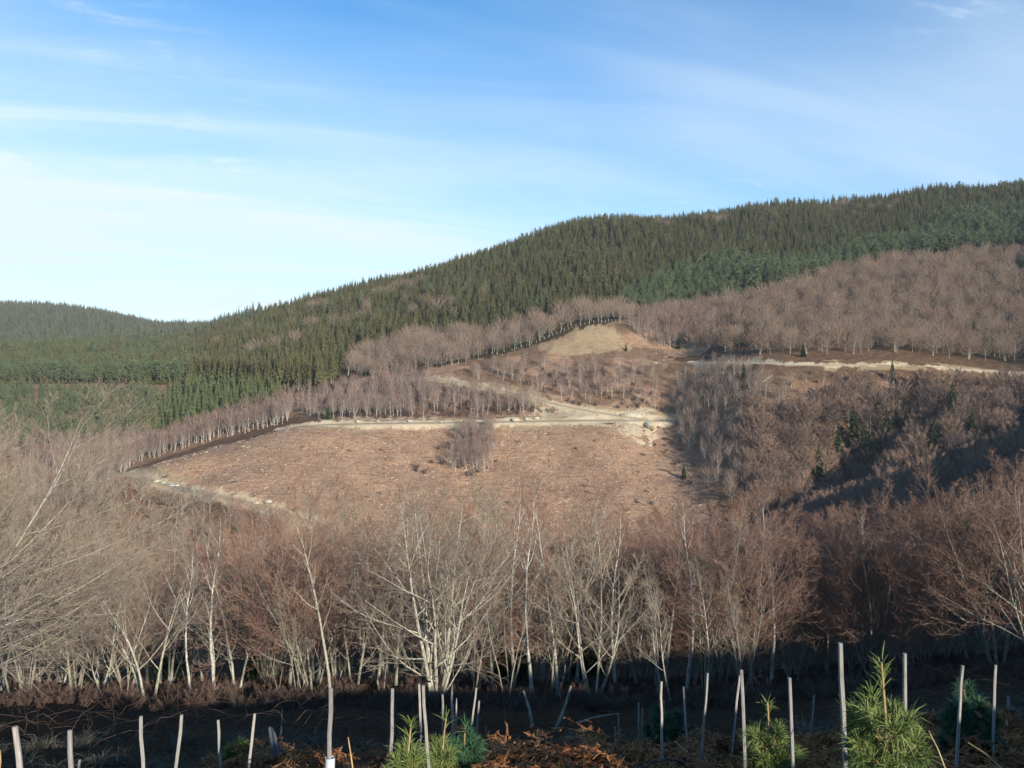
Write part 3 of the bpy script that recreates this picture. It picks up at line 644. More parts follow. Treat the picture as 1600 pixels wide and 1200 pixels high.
scatter([(540,590),(545,560),(600,542),(650,527),(760,530),(830,508),(900,492),(960,483),(1000,495),(985,508),(955,503),(900,510),(850,535),(790,553),(720,572),(640,585),(600,592)], 'beech', 7.4, 'upper beech belt', (.7, 1.25), 500, 780)
scatter([(1000,498),(1160,472),(1300,430),(1400,410),(1680,392),(1680,568),(1560,566),(1440,558),(1390,552),(1200,556),(1100,552),(1040,540)], 'wide', 11.5, 'right beech wood', (.62, 1.12), 470, 820, .9)
scatter([(1000,498),(1160,472),(1300,430),(1400,410),(1680,392),(1680,568),(1560,566),(1440,558),(1390,552),(1200,556),(1100,552),(1040,540)], 'beech', 10.5, 'right wood pale stems', (.7, 1.2), 470, 820, .9)
scatter([(1000,498),(1110,485),(1120,520),(1090,545),(1030,545),(985,520)], 'birch', 5.0, 'knoll birches', (.8, 1.3), 500, 760, .95)
scatter([(1050,600),(1100,575),(1180,582),(1230,640),(1240,760),(1190,800),(1140,740),(1085,670)], 'birch', 6.6, 'gully birches', (.65, 1.15), 330, 620, .95, (11, -.35))
scatter([(1036,640),(1060,610),(1090,670),(1150,745),(1150,800),(1100,740),(1050,675)], 'birch', 8.5, 'felled slope edge birches', (.6, 1.2), 330, 620, .9)
scatter([(1000,668),(1036,664),(1090,720),(1150,800),(1080,790),(1040,720)], 'shrub', 5.0, 'felled slope edge shrubs', (.4, 1.1), 330, 620, .7)
scatter([(1046,620),(1100,578),(1240,590),(1260,660),(1240,760),(1150,800),(1090,750),(1055,670)], 'beech', 10.5, 'sunny gully beeches', (.55, .95), 330, 620, .8)
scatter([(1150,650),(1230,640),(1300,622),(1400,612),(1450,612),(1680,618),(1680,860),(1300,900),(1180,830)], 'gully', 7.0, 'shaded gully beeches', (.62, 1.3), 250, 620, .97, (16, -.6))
scatter([(1170,590),(1420,592),(1400,640),(1200,650)], 'birch', 8.5, 'open slope birches', (.5, 1.0), 380, 620, .7)
scatter([(1110,582),(1440,588),(1400,640),(1200,640)], 'shrub', 6.5, 'road side shrubs', (.6, 1.2), 380, 620, .5)
scatter([(520,655),(525,625),(600,598),(660,600),(760,615),(840,634),(870,645),(700,654)], 'birch', 5.5, 'middle birches', (.8, 1.4), 470, 640, .85, (9, -.15))
scatter([(520,655),(525,625),(600,598),(660,600),(760,615),(840,634),(870,645),(700,654)], 'shrub', 4.5, 'middle shrubs', (.7, 1.7), 470, 640, .7)
scatter([(700,590),(790,574),(1000,573),(1030,600),(1030,640),(900,630),(800,610)], 'birch', 7.5, 'upper slope birches', (.75, 1.2), 480, 680, .7)
scatter([(760,606),(800,580),(880,575),(1000,585),(1030,640),(940,640),(850,622)], 'shrub', 5.5, 'upper slope shrubs', (.7, 1.9), 480, 680, .75, (8, -.1))
scatter([(190,745),(205,728),(300,698),(400,673),(452,660),(450,640),(380,655),(290,685),(180,725)], 'birch', 3.6, 'clearing edge birches', (.95, 1.4), 400, 640, .9)
scatter([(228,690),(380,664),(440,648),(440,622),(300,614),(262,622),(238,660)], 'young', 3.8, 'young spruce block', (1.15, 1.85), 520, 740)
scatter([(-60,610),(230,611),(250,630),(236,660),(225,685),(150,690),(60,700),(-60,720)], 'pine', 5.4, 'left pines', (.42, .78), 480, 740, .95, (15, -.3))
scatter([(-60,690),(100,690),(240,690),(190,745),(120,800),(-60,850)], 'birch', 6.0, 'left valley birches', (.7, 1.2), 380, 640, .9)
scatter([(700,735),(712,690),(730,668),(775,664),(778,720),(750,745)], 'birch', 3.6, 'clearing birches', (.7, 1.05), 400, 500, .75)
scatter([(645,735),(700,690),(730,668),(775,664),(778,735),(700,752)], 'shrub', 3.6, 'clearing shrubs', (.7, 1.5), 400, 500, .7, (6, -.1))
scatter([(200,755),(420,800),(520,840),(800,870),(1150,870),(1250,820),(1250,1000),(100,1000),(0,900)], 'beech', 7.5, 'valley floor beeches', (.6, .95), 240, 430, .8)
scatter([(440,650),(445,612),(530,600),(560,612),(520,655)], 'birch', 6.5, 'birches before the forest edge', (.5, .9), 480, 680, .8)
scatter([(440,650),(445,612),(530,600),(560,612),(520,655)], 'shrub', 5.5, 'scrub before the forest edge', (.4, 1.0), 480, 680, .6)
# single trees that stand out
for px, py, H, lb in [(978,548,5.5,'small dark spruce alone below the grassy knoll'), (1163,592,9.5,'tallest dark spruce just below the grey road'), (1176,588,7,'short dark spruce beside a taller one below the road'),
  (1394,596,12,'broad dark spruce standing in front of the grey road'), (1296,634,9,'dark spruce on the open slope beside the long shadow'), (1286,512,10,'dark spruce among beeches above the grey road'),
  (1522,540,17,'large dark spruce deep in the shaded beech wood'), (1255,558,9,'small spruce at the upper verge of the grey road'), (1487,675,17,'tall spruce rising from the shaded gully'), (1432,616,10,'spruce in the gully below the bend of the grey road'),
  (1400,672,9,'round dark spruce in the middle of the shaded gully'), (1224,728,10,'dark spruce at the edge of the gully shadow'), (1245,686,7,'little dark spruce in the sunny gully wood'),
  (1068,748,8,'lone spruce at the lower right edge of the felled slope'), (1108,640,9,'slim dark spruce among the gully birches'), (1402,745,12,'pale tipped spruce half hidden in the gully shadow'), (1440,760,12,'dark spruce low in the shaded gully'),
  (512,655,9,'dark spruce where the main earth road begins'), (540,640,15,'taller dark spruce behind the start of the earth road'), (594,598,8,'small dark spruce between bare birches above the road'), (622,566,11,'dark spruce at the foot of the beech belt'), (1060,545,9,'slim spruce among pale birches right of the knoll'), (1600,670,10,'dark spruce at the far right of the gully wood'), (1340,660,8, 'small green spruce left of the shaded gully centre'), (1350,715,13,'dark spruce standing inside the deepest gully shadow'), (1372,668,13,'upper of two dark spruces at the head of the gully'), (1335,700,15,'pointed dark spruce on the gully bed'), (1310,728,14,'dark spruce low on the left bank of the gully'), (1385,705,15,'dark spruce on the right bank of the gully'), (1415,690,13,'spruce among bare crowns right of the gully'), (1455,720,14,'tall dark spruce among bare crowns well right of the gully'), (1280,748,12,'dark spruce at the lower mouth of the gully'), (1520,700,13,'spruce in the dim wood near the right edge'), (1365,740,14,'broad dark spruce above the near treetops')]:
    place('dark', px, py, H, 'single spruces', lb)

# ------------------------------------------------------------------ one object per tree for the largest of each kind, the rest as masses
EDGE = {  # how a tree of each cluster is described
 'spruce forest': 'olive spruce at the lower forest edge', 'pines in the spruces': 'single pine standing in the spruce forest', 'beeches in the spruces': 'brown bare beech patch tree inside the spruce forest', 'pine belt spruces': 'olive spruce mixed into the side valley belt', 'pine belt': 'green pine in the belt across the side valley', 'tall spruces': 'tall spruce with bare lower stem at the forest edge',
 'pine edge': 'tall pine at the edge of the side valley belt', 'pine stand': 'bluish green pine above the bare beeches', 'upper beech belt': 'bare beech between spruce forest and knoll',
 'right wood pale stems': 'taller pale stemmed beech above the grey road', 'right beech wood': 'bare grey beech above the grey road', 'knoll birches': 'pale birch beside the grassy knoll', 'gully birches': 'slender birch in the sunny gully', 'birches before the forest edge': 'small birch on bare ground below the tall spruces', 'scrub before the forest edge': 'low scrub on bare ground below the tall spruces', 'open slope birches': 'scattered birch on the open slope below the road', 'felled slope edge birches': 'thin birch at the right border of the felled slope', 'sunny gully beeches': 'small bare beech among the gully birches', 'shaded gully beeches': 'bare beech in the gully below the grey road',
 'road side shrubs': 'brown shrub just below the grey road', 'middle birches': 'birch above the main earth road', 'middle shrubs': 'dark shrub above the main earth road', 'upper slope birches': 'birch above the branching earth track',
 'upper slope shrubs': 'dark shrub above the branching earth track', 'clearing edge birches': 'white stemmed birch along the felled slope', 'young spruce block': 'young spruce in the block behind birches', 'left pines': 'bluish pine on the side valley slope',
 'left valley birches': 'reddish birch low in the side valley', 'clearing birches': 'birch in the thicket on the felled slope', 'felled slope edge shrubs': 'low scrub at the right border of the felled slope', 'clearing shrubs': 'dark shrub of the felled slope thicket', 'valley floor beeches': 'bare beech on the valley floor',
}
ONES = ['', 'first', 'second', 'third', 'fourth', 'fifth', 'sixth', 'seventh', 'eighth', 'ninth', 'tenth', 'eleventh', 'twelfth', 'thirteenth', 'fourteenth', 'fifteenth', 'sixteenth', 'seventeenth', 'eighteenth', 'nineteenth']
TENS = ['', '', 'twent', 'thirt', 'fort', 'fift', 'sixt', 'sevent', 'eight', 'ninet']
def ordinal(n):
    if n < 20: return ONES[n]
    return TENS[n // 10] + ('ieth' if n % 10 == 0 else 'y-' + ONES[n % 10])
def row_name(k, n):
    if n == 1: return ''
    if k == 0: return 'lowest row'
    if k == n - 1: return 'top row'
    return ordinal(k + 1) + ' row up'
srcs = bpy.data.collections.new('tree_sources')
def mass(name, recs, meshes, H, rot=None, shear=1.0):
    """A wood that reads as one mass: instances on the points of one mesh, kind stuff."""
    if not recs: return
    c = bpy.data.collections.new(name + '_sources')
    for i, me in enumerate(meshes): c.objects.link(bpy.data.objects.new(f'{name}_source', me))
    me = bpy.data.meshes.new(name); P = np.array([[r[1], r[2], r[3]] for r in recs]); me.vertices.add(len(P)); me.vertices.foreach_set('co', P.ravel())
    q = np.random.default_rng(len(recs))
    for nm, ty, arr in (('scl', 'FLOAT', np.array([r[4] for r in recs], np.float32)), ('rotz', 'FLOAT', q.uniform(0, 6.28, len(P)).astype(np.float32)), ('idx', 'INT', q.integers(0, len(meshes), len(P)).astype(np.int32)), ('wid', 'FLOAT', q.uniform(.85, 1.2, len(P)).astype(np.float32))):
        a = me.attributes.new(nm, ty, 'POINT'); a.data.foreach_set('value', arr)
    o = ob(name, me); tag(o, kind='stuff')
    g = bpy.data.node_groups.new(name, 'GeometryNodeTree'); g.interface.new_socket('Geometry', in_out='INPUT', socket_type='NodeSocketGeometry'); g.interface.new_socket('Geometry', in_out='OUTPUT', socket_type='NodeSocketGeometry')
    gn = g.nodes; gi = gn.new('NodeGroupInput'); go = gn.new('NodeGroupOutput'); ci = gn.new('GeometryNodeCollectionInfo'); ci.inputs['Collection'].default_value = c
    ci.inputs['Separate Children'].default_value = True; ci.inputs['Reset Children'].default_value = True
    ip = gn.new('GeometryNodeInstanceOnPoints'); ip.inputs['Pick Instance'].default_value = True
    def na(nm, ty):
        n = gn.new('GeometryNodeInputNamedAttribute'); n.data_type = ty; n.inputs[0].default_value = nm; return n.outputs[0]
    cx = gn.new('ShaderNodeCombineXYZ'); g.links.new(na('rotz', 'FLOAT'), cx.inputs[2])
    ml = gn.new('ShaderNodeMath'); ml.operation = 'MULTIPLY'; g.links.new(na('scl', 'FLOAT'), ml.inputs[0]); g.links.new(na('wid', 'FLOAT'), ml.inputs[1])
    cs = gn.new('ShaderNodeCombineXYZ'); g.links.new(ml.outputs[0], cs.inputs[0]); g.links.new(ml.outputs[0], cs.inputs[1]); g.links.new(na('scl', 'FLOAT'), cs.inputs[2])
    g.links.new(gi.outputs[0], ip.inputs['Points']); g.links.new(ci.outputs[0], ip.inputs['Instance']); g.links.new(na('idx', 'INT'), ip.inputs['Instance Index'])
    g.links.new(cx.outputs[0], ip.inputs['Rotation']); g.links.new(cs.outputs[0], ip.inputs['Scale']); g.links.new(ip.outputs[0], go.inputs[0])
    md = o.modifiers.new('instances', 'NODES'); md.node_group = g
    return o
_sr = np.random.default_rng(4)
side = [['spruce', a_ + _sr.uniform(-1.2, 1.2), b_ + _sr.uniform(-1.2, 1.2), near_z(a_, b_) - .3, _sr.uniform(.36, .60), 'side', None] for a_ in np.arange(49, 66, 4.4) for b_ in np.arange(-8, 8, 4.4)]
mass('hill_and_shade_trees', side, K['spruce'].whole, 20)  # unseen spruces added right of the frame to shade the near trees
GROUPS = {}
def apparent(r): return K[r[0]].H * r[4] / r[2]
MASSNAME = {'spruce_tree': 'spruce_forest', 'pine_tree': 'pine_forest', 'beech_tree': 'beech_wood', 'birch_tree': 'birch_wood', 'bare_shrub': 'shrub_thicket'}
LIMIT = {'spruce_tree': 270, 'pine_tree': 270, 'beech_tree': 290, 'birch_tree': 290, 'bare_shrub': 200}
def seen_rank(r):
    """Apparent height; trees hidden behind the near wood or out of the frame come last."""
    px, py = project(np.array([r[1]]), np.array([r[2]]), np.array([r[3] + K[r[0]].H * r[4] * .9])); px = px[0]; py = py[0]
    hid = py > 815 or px < 5 or px > 1595 or (px < 110 and py > 700) or (py > 770 and not 1180 < px < 1350)
    return apparent(r) * (.02 if hid else 1) * (10 if r[6] else 1)
tree_rng = np.random.default_rng(77)
for tname in ('spruce_tree', 'pine_tree', 'beech_tree', 'birch_tree', 'bare_shrub'):
    recs = sorted([r for r in REC if K[r[0]].name == tname], key=seen_rank, reverse=True)
    one = [r for r in recs[:LIMIT[tname]] if r[5] != 'far hill']; rest = [r for r in recs if not any(r is q for q in one)] if len(recs) < 600 else recs[LIMIT[tname]:] + [r for r in recs[:LIMIT[tname]] if r[5] == 'far hill']
    by = {}
    for r in one: by.setdefault(r[5], []).append(r)
    for cl, rs in by.items():
        proj = [(r, *[float(q[0]) for q in project(np.array([r[1]]), np.array([r[2]]), np.array([r[3]]))]) for r in rs]
        if cl != 'single spruces':
            nrow = max(1, round(len(rs) / 14)); proj.sort(key=lambda q: -q[2]); per = math.ceil(len(proj) / nrow)
            for k in range(nrow):
                row = sorted(proj[k * per:(k + 1) * per], key=lambda q: q[1])
                for i, q in enumerate(row):
                    rn = row_name(k, nrow); n_ = 'leftmost' if i == 0 else 'rightmost' if i == len(row) - 1 else ordinal(i + 1) + ' from left'
                    q[0][6] = EDGE[cl] + ', ' + n_ + (', ' + rn if rn else '')
        for r, _, _ in proj:
            kd = K[r[0]]; v = int(tree_rng.integers(0, len(kd.whole))); rz = tree_rng.uniform(0, 6.28); w = tree_rng.uniform(.88, 1.15)
            big = apparent(r) * F > 42 and kd.split
            o = ob(kd.name, None if big else kd.whole[v]); o.location = (r[1], r[2], r[3]); o.scale = (r[4] * w, r[4] * w, r[4]); o.rotation_euler = (tree_rng.normal(0, .02), tree_rng.normal(0, .02), rz)
            if big: ob('trunk', kd.split[v][0], o); ob('crown', kd.split[v][1], o)
            tag(o, r[6], kd.cat, cl)
    # the rest
    fams = {}
    for r in rest: fams.setdefault('farhill' if r[5] == 'far hill' else r[0], []).append(r)
    for fk, rs in fams.items():
        if fk == 'farhill': fm = [m.copy() for m in K['spruce'].whole]; [m.materials.__setitem__(1, M['hazepine']) for m in fm]; mass('hill_and_shade_trees', rs, fm, 20)
        elif rs: mass(MASSNAME[tname], rs, K[fk].whole, K[fk].H)
print('hillside trees', len(REC))

# ------------------------------------------------------------------ the near wood below the planting: every tree its own object with trunk and crown
NT = {}
def near_kind(key, H, bark, tmat, **kw):
    tr, cr = bare_tree(H=H, **kw); NT[key] = (H, tr.mesh('near_trunk', M[bark], True), cr.mesh('near_crown', M[tmat]))
near_kind('grey0', 9, 'greybark', 'greytwig', seed=1, nl=17, base=.10, nb=9, twig=.005, rk=.85)
near_kind('grey1', 9, 'greybark', 'greytwig', seed=2, nl=17, base=.14, fan=34, spread=.85, nb=9, twig=.005, rk=.85)
near_kind('grey2', 9, 'palebark', 'greytwig', seed=3, stems=2, nl=16, base=.14, nb=9, twig=.005, rk=.85)
near_kind('brown0', 9, 'greybark', 'browntwig', seed=4, rk=.8, stems=4, nl=17, base=.12, fan=38, spread=1.0, nb=9, nt=7, ntt=5, twig=.0055)
near_kind('brown1', 9, 'greybark', 'browntwig', seed=5, rk=.8, stems=5, nl=17, base=.10, fan=42, spread=1.05, nb=9, nt=7, ntt=5, twig=.0055)
near_kind('brown2', 9, 'palebark', 'browntwig', seed=6, rk=.8, stems=3, nl=17, base=.14, fan=36, spread=.9, nb=9, nt=7, ntt=4, twig=.0055)
near_kind('pale0', 9, 'palebark', 'greytwig', seed=7, stems=4, nl=15, base=.2, fan=36, spread=.95, rk=1.15)
near_kind('slim0', 11, 'palebark', 'browntwig', seed=8, stems=1, nl=16, base=.38, fan=30, spread=.55, rk=.75)
near_kind('slim1', 11, 'birchbark', 'browntwig', seed=9, stems=1, nl=15, base=.42, fan=28, spread=.5, rk=.8)
near_kind('slim2', 11, 'greybark', 'greytwig', seed=10, stems=2, nl=13, base=.35, fan=28, spread=.5, rk=.65)
near_kind('thin0', 9, 'palebark', 'greytwig', seed=21, stems=1, nl=15, base=.3, fan=34, spread=.5, rk=.62, nb=6, nt=5)
near_kind('thin1', 9, 'greybark', 'browntwig', seed=22, stems=2, nl=14, base=.2, fan=36, spread=.55, rk=.6, nb=6, nt=5)
near_kind('clump', 9, 'palebark', 'greytwig', seed=31, stems=6, nl=16, base=.10, fan=44, spread=1.0, rk=1.35, lean=.14)
near_kind('fork', 9, 'palebark', 'greytwig', seed=14, stems=3, nl=13, base=.22, fan=40, spread=.95, rk=1.25, lean=.2)
near_kind('sweep', 10, 'palebark', 'greytwig', seed=15, stems=3, nl=18, base=.12, fan=50, spread=1.25, rk=.8, bias=(.75, .0, .10), nb=11, nt=8, ntt=5)
FAM = {'grey': ['grey0', 'grey1', 'grey2'], 'brown': ['brown0', 'brown1', 'brown2'], 'pale': ['pale0', 'fork'], 'slim': ['slim0', 'slim1', 'slim2']}
nr_ = np.random.default_rng(5)
ENV = np.array([(-100, 600), (0, 640), (110, 790), (200, 805), (300, 790), (450, 765), (560, 745), (700, 740), (830, 735), (900, 755), (1000, 775), (1100, 765), (1180, 765), (1260, 795), (1350, 768), (1440, 785), (1530, 730), (1600, 695), (1720, 650)], float)
def near_tree(key, px, Y, top, label, group, rz=None, hmax=17):
    x = (px - 800) / F * Y; z = near_z(x, Y); zt = CZ - (top - 600) / F * Y; H = min(max(zt - z, 3.5), hmax); H0, mt, mc = NT[key]; s = H / H0 / 1.02
    o = ob('bare_tree', None); o.location = (x, Y, z); w = s * nr_.uniform(.95, 1.15); o.scale = (w, w, s); o.rotation_euler = (0, 0, nr_.uniform(0, 6.28) if rz is None else rz)
    ob('trunk', mt, o); ob('crown', mc, o); tag(o, label, 'tree', group); return o
FRONT = [('sweep', -150, 19, 590, 'large grey tree leaning in from the left edge with sweeping branches', 0.0),
 ('sweep', -60, 27, 690, 'second sweeping grey tree at the left edge, lower than its neighbour', 0.4), ('fork', 232, 31, 800, 'pale forked tree with thick leaning stems left of the stakes', 1.1),
 ('slim1', 298, 36, 850, 'white mottled birch stem just right of the forked tree', None), ('slim0', 519, 30, 775, 'slim tree rising right behind the sleeved stake', None),
 ('clump', 682, 32, 735, 'largest pale many stemmed tree standing behind the paired stakes', 2.2), ('slim1', 832, 38, 738, 'tall slender tree right of the pale many stemmed one', None),
 ('slim0', 873, 36, 770, 'straight pale stem with dark green growth behind it', None), ('pale0', 928, 34, 800, 'cluster of four pale stems right of the dark evergreen', None),
 ('brown0', 1168, 37, 765, 'broad fan shaped brown tree above the sunlit small pine', None), ('brown1', 1365, 41, 765, 'broad brown tree directly behind the largest pine sapling', None),
 ('brown0', 490, 38, 755, 'dense upright grey brown tree just left of the sleeved stake', None), ('brown1', 1560, 36, 705, 'shaded spreading tree at the right edge', None)]
for k, px, Y, top, lb, rz in FRONT: near_tree(k, px, Y, top, lb, 'near wood front trees', rz)
rowf = [(45,30,900,'grey'),(112,34,870,'grey'),(165,37,850,'grey'),(200,44,815,'brown'),(335,38,800,'slim'),(372,42,790,'grey'),(415,45,785,'brown'),(452,41,772,'grey'),(555,44,752,'brown'),(590,48,750,'slim'),(618,42,790,'grey'),(735,46,762,'slim'),(770,43,755,'grey'),(803,47,745,'slim'),(850,50,748,'brown'),(900,46,760,'slim'),(962,42,790,'slim'),(1000,48,782,'brown'),(1040,45,775,'slim'),(1072,40,770,'slim'),(1098,38,772,'slim'),(1128,45,770,'brown'),(1205,43,772,'slim'),(1238,46,792,'brown'),(1285,52,800,'brown'),(1335,45,775,'brown'),(1415,50,790,'brown'),(1475,47,800,'brown'),(1520,43,750,'brown'),(1625,31,690,'brown')]
for i, (px, Y, top, fam) in enumerate(rowf):
    near_tree(FAM[fam][i % 3 if fam != 'pale' else i % 2], px, Y, top, f'bare tree of the front wood, {ordinal(i + 1) + " from left" if i else "leftmost"} behind the shadow edge', 'near wood second trees')
back = []
for ya, yb, sp in ((50, 80, 6.0), (80, 130, 8.0), (130, 215, 13)):
    for gy in np.arange(ya, yb, sp):
        for gx in np.arange(-.72 * gy, .72 * gy, sp):
            x = gx + nr_.uniform(-.45, .45) * sp; y = gy + nr_.uniform(-.45, .45) * sp
            px = 800 + F * x / y
            if -60 < px < 1660: back.append((px, y))
back.sort(key=lambda q: q[1]); back = back[:165]
nrow = 11; per = math.ceil(len(back) / nrow)
for k in range(nrow):
    row = sorted(back[k * per:(k + 1) * per])
    for i, (px, Y) in enumerate(row):
        e = np.interp(px, ENV[:, 0], ENV[:, 1]); top = e + abs(nr_.normal(0, 42)) + 6
        p_brown = np.clip((px - 350) / 500, .45, .9) if px > 350 else .55
        u_ = nr_.uniform(); fam = 'slim' if u_ < .4 else 'brown' if nr_.uniform() < p_brown else 'grey'
        n_ = 'leftmost' if i == 0 else 'rightmost' if i == len(row) - 1 else ordinal(i + 1) + ' from left'
        near_tree(FAM[fam][int(nr_.integers(0, 3))], px, Y, top, f'bare tree deep in the near wood, {n_}, {ordinal(k + 2)} rank back', 'trees deep in the near wood')
for i in range(30):
    px = nr_.uniform(-20, 1260); Y = nr_.uniform(27, 44); e = np.interp(px, ENV[:, 0], ENV[:, 1])
    if 560 < px < 760: Y += 8
    near_tree(['thin0', 'thin1', 'slim2'][i % 3], px, Y, e + nr_.uniform(60, 190), f'thin young bare stem at the front of the near wood, {ordinal(i + 1)} of the thin stems', 'thin young stems in the near wood')
# last dry leaves on the pale tree's upper twigs
def leaf_cluster(n, c, rad, seed, size=.05):
    r = np.random.default_rng(seed); T = []
    for i in range(n):
        p = np.array(c) + r.normal(0, 1, 3) * rad; a = unit(r.normal(0, 1, 3)); b = unit(np.cross(a, r.normal(0, 1, 3))); s = size * r.uniform(.6, 1.3)
        T.append([p - a * s, p + b * s * .6, p + a * s, p - b * s * .6])
    b = MB(); b.quads(T); return b
clump_o = next(o for o in bpy.data.objects if o.get('label', '').startswith('largest pale many'))
lv = ob('dry_leaves', leaf_cluster(420, (0, 0, 7.6), np.array([1.9, 1.9, .8]), 3, .045).mesh('dry_leaves', M['deadneedle']), clump_o)
for px, Y, H, lb in [(915, 56, 6.5, 'dark evergreen growing between the bare stems of the near wood'), (790, 62, 9.5, 'olive evergreen top behind the pale many stemmed tree'), (400, 80, 6, 'small green conifer hidden among the grey trunks'), (268, 90, 9.0, 'dark conifer tip above the left branches')]:
    x = (px - 800) / F * Y; o = ob('spruce_tree', None); o.location = (x, Y, near_z(x, Y)); o.scale = (H / 12,) * 3; o.rotation_euler = (0, 0, px)
    ob('trunk', K['dark'].split[px % 3][0], o); ob('crown', K['dark'].split[px % 3][1], o); tag(o, lb, 'tree', 'evergreens in the near wood')

# ------------------------------------------------------------------ foreground: stakes, pine saplings, netting, bracken and grass
def P3(px, py, Y): return np.array([(px - 800) / F * Y, Y, CZ - (py - 600) / F * Y])
def stake(tx, ty, bx, by, w, label, Y=None, pointed=False):
    Y = Y or min(36.0 / w, 15); top = P3(tx, ty, Y); sl = (bx - tx) / (by - ty); lean_y = nr_.normal(0, .03)
    z0 = near_z(top[0], top[1]); Ln = max(top[2] - z0 + .12, .45); base = np.array([top[0] + sl * Ln, top[1] + lean_y, top[2] - Ln])
    ax = unit(top - base); xx = unit(np.cross([0, 1, 0], ax)); yy = np.cross(ax, xx); a = nr_.uniform(-.5, .5); xa = xx * cos(a) + yy * sin(a); ya = np.cross(ax, xa)
    Rm = np.stack([xa, ya, ax], 1); L2 = np.linalg.norm(top - base); h = .0108
    b = MB(); n = 9; wob = nr_.normal(0, .0022, (n, 2)); zs = np.linspace(0, L2, n); ring = np.array([(-1, -1), (-1, -.72), (-.72, -1), (.72, -1), (1, -.72), (1, .72), (.72, 1), (-.72, 1), (-1, .72)])[[0, 2, 3, 4, 5, 6, 7, 8]]
    V = []
    for i in range(n):
        s = h * (1 if not (i == n - 1 and pointed) else .3); s = s * (.93 if i == n - 1 else 1)
        for q in ring: V.append([q[0] * s + wob[i, 0], q[1] * s + wob[i, 1], zs[i]])
    V = np.array(V); k = len(ring); i = np.arange(n - 1)[:, None] * k; j = np.arange(k)[None]; j2 = (j + 1) % k
    b.add(V, np.stack([i + j, i + j2, i + k + j2, i + k + j], -1).reshape(-1, 4)); b.add(V[-k:], [list(range(k))])
    o = ob('wooden_stake', b.mesh('wooden_stake', M['stake'])); 
    from mathutils import Matrix
    m4 = Matrix([[*Rm[0], base[0]], [*Rm[1], base[1]], [*Rm[2], base[2]], [0, 0, 0, 1]]); o.matrix_world = m4
    tag(o, label, 'stake', 'wooden stakes of the planting'); return o, L2
ST = [(24,1135,31,1200,9,'grey stake at the far left with a short stump stake beyond it'), (109,1141,112,1200,7.5,'grey stake second from the left edge'), (125,1187,124,1200,4,'short stake tip just right of the second left stake'),
 (183,1180,184,1200,3.5,'short thin stake tip between two taller left stakes'), (219,1119,225,1200,7,'grey stake below the pale forked tree'), (284,1117,277,1200,6,'stake leaning right, second one past the forked tree'),
 (341,1125,343,1180,4.5,'stake just left of the small lit sapling'), (398,1115,391,1185,5,'stake leaning right beside the small lit sapling'), (440,1135,439,1150,3,'short bright topped stake by the torn pale sleeve'),
 (459,1152,457,1180,2.5,'thin shaded stake left of the bracken heap'), (493,1138,492,1150,2,'thin distant stake behind the lit bracken heap'), (517,1075,516,1185,7,'tall stake with a grey plastic sleeve at its foot'),
 (613,1076,611,1170,6.5,'pale stake left of the sapling group'), (655,1069,657,1130,4.5,'left stake of the close pair behind the sapling'), (661,1071,669,1190,6,'right stake of the close pair, leaning left'),
 (706,1068,707,1150,4.5,'pointed stake right of the sapling group'), (692,1085,692,1136,3.5,'thin stake before the pale tree trunk'), (714,1091,712,1140,3,'short stake just right of the pointed one'),
 (745,1075,736,1135,3.5,'slanting stake right of the sapling group'), (749,1095,745,1140,3,'shorter slanting stake beside the slanting one'), (759,1136,759,1165,2,'faint thin stake left of the big bracken heap'),
 (961,1136,961,1170,2.5,'small shaded stake right of the big bracken heap'), (966,1115,967,1150,2.2,'thin shaded stake behind the small shaded one'), (1004,1107,1003,1150,2.6,'thin stake in deep shade left of the shaded sapling'), (998,1098,998,1140,2,'thinnest stake in the deep shade'),
 (1033,1065,1033,1122,4.5,'taller stake beside the shaded sapling'), (1037,1094,1038,1120,2.5,'short stake touching the one by the shaded sapling'), (1068,1073,1071,1125,3.5,'stake right of the shaded sapling'), (1106,1052,1101,1115,4,'stake slanting right, alone in the dark gap'),
 (1156,1056,1149,1122,4,'slanting stake crossing behind the tall middle stake'), (1159,1047,1165,1200,6,'tall stake left of the bushy little pine'), (1233,1059,1238,1165,6.2,'stake right of the bushy little pine'), (1273,1086,1268,1145,3,'thin stake between the two sunlit pines'),
 (1312,1005,1321,1200,8.5,'tallest stake, left of the largest pine sapling'), (1413,1021,1416,1165,7,'sunlit stake right of the largest pine stem'), (1458,1108,1465,1150,3,'short stake leaning left right of the largest pine'),
 (1503,1040,1500,1105,5.5,'left stake of the shaded sapling at the right'), (1555,1039,1553,1105,5,'right stake of the shaded sapling at the right'), (1575,1088,1576,1135,3.5,'short stake nearest the right edge'), (441,1108,440,1140,1.8,'far tiny stake in the shaded planting')]
for a in ST:
    o, L2 = stake(*a, pointed='pointed' in a[5])
    if 'sleeve at its foot' in a[5]:
        b = MB(); b.tube([[0, 0, 0], [0, 0, .26], [.002, 0, max(.3, L2 - (1182 - 1075) / F * 36 / 7)]], [.034, .033, .031], 12); sl = ob('plastic_sleeve', b.mesh('plastic_sleeve', M['sleeve'], True), o)

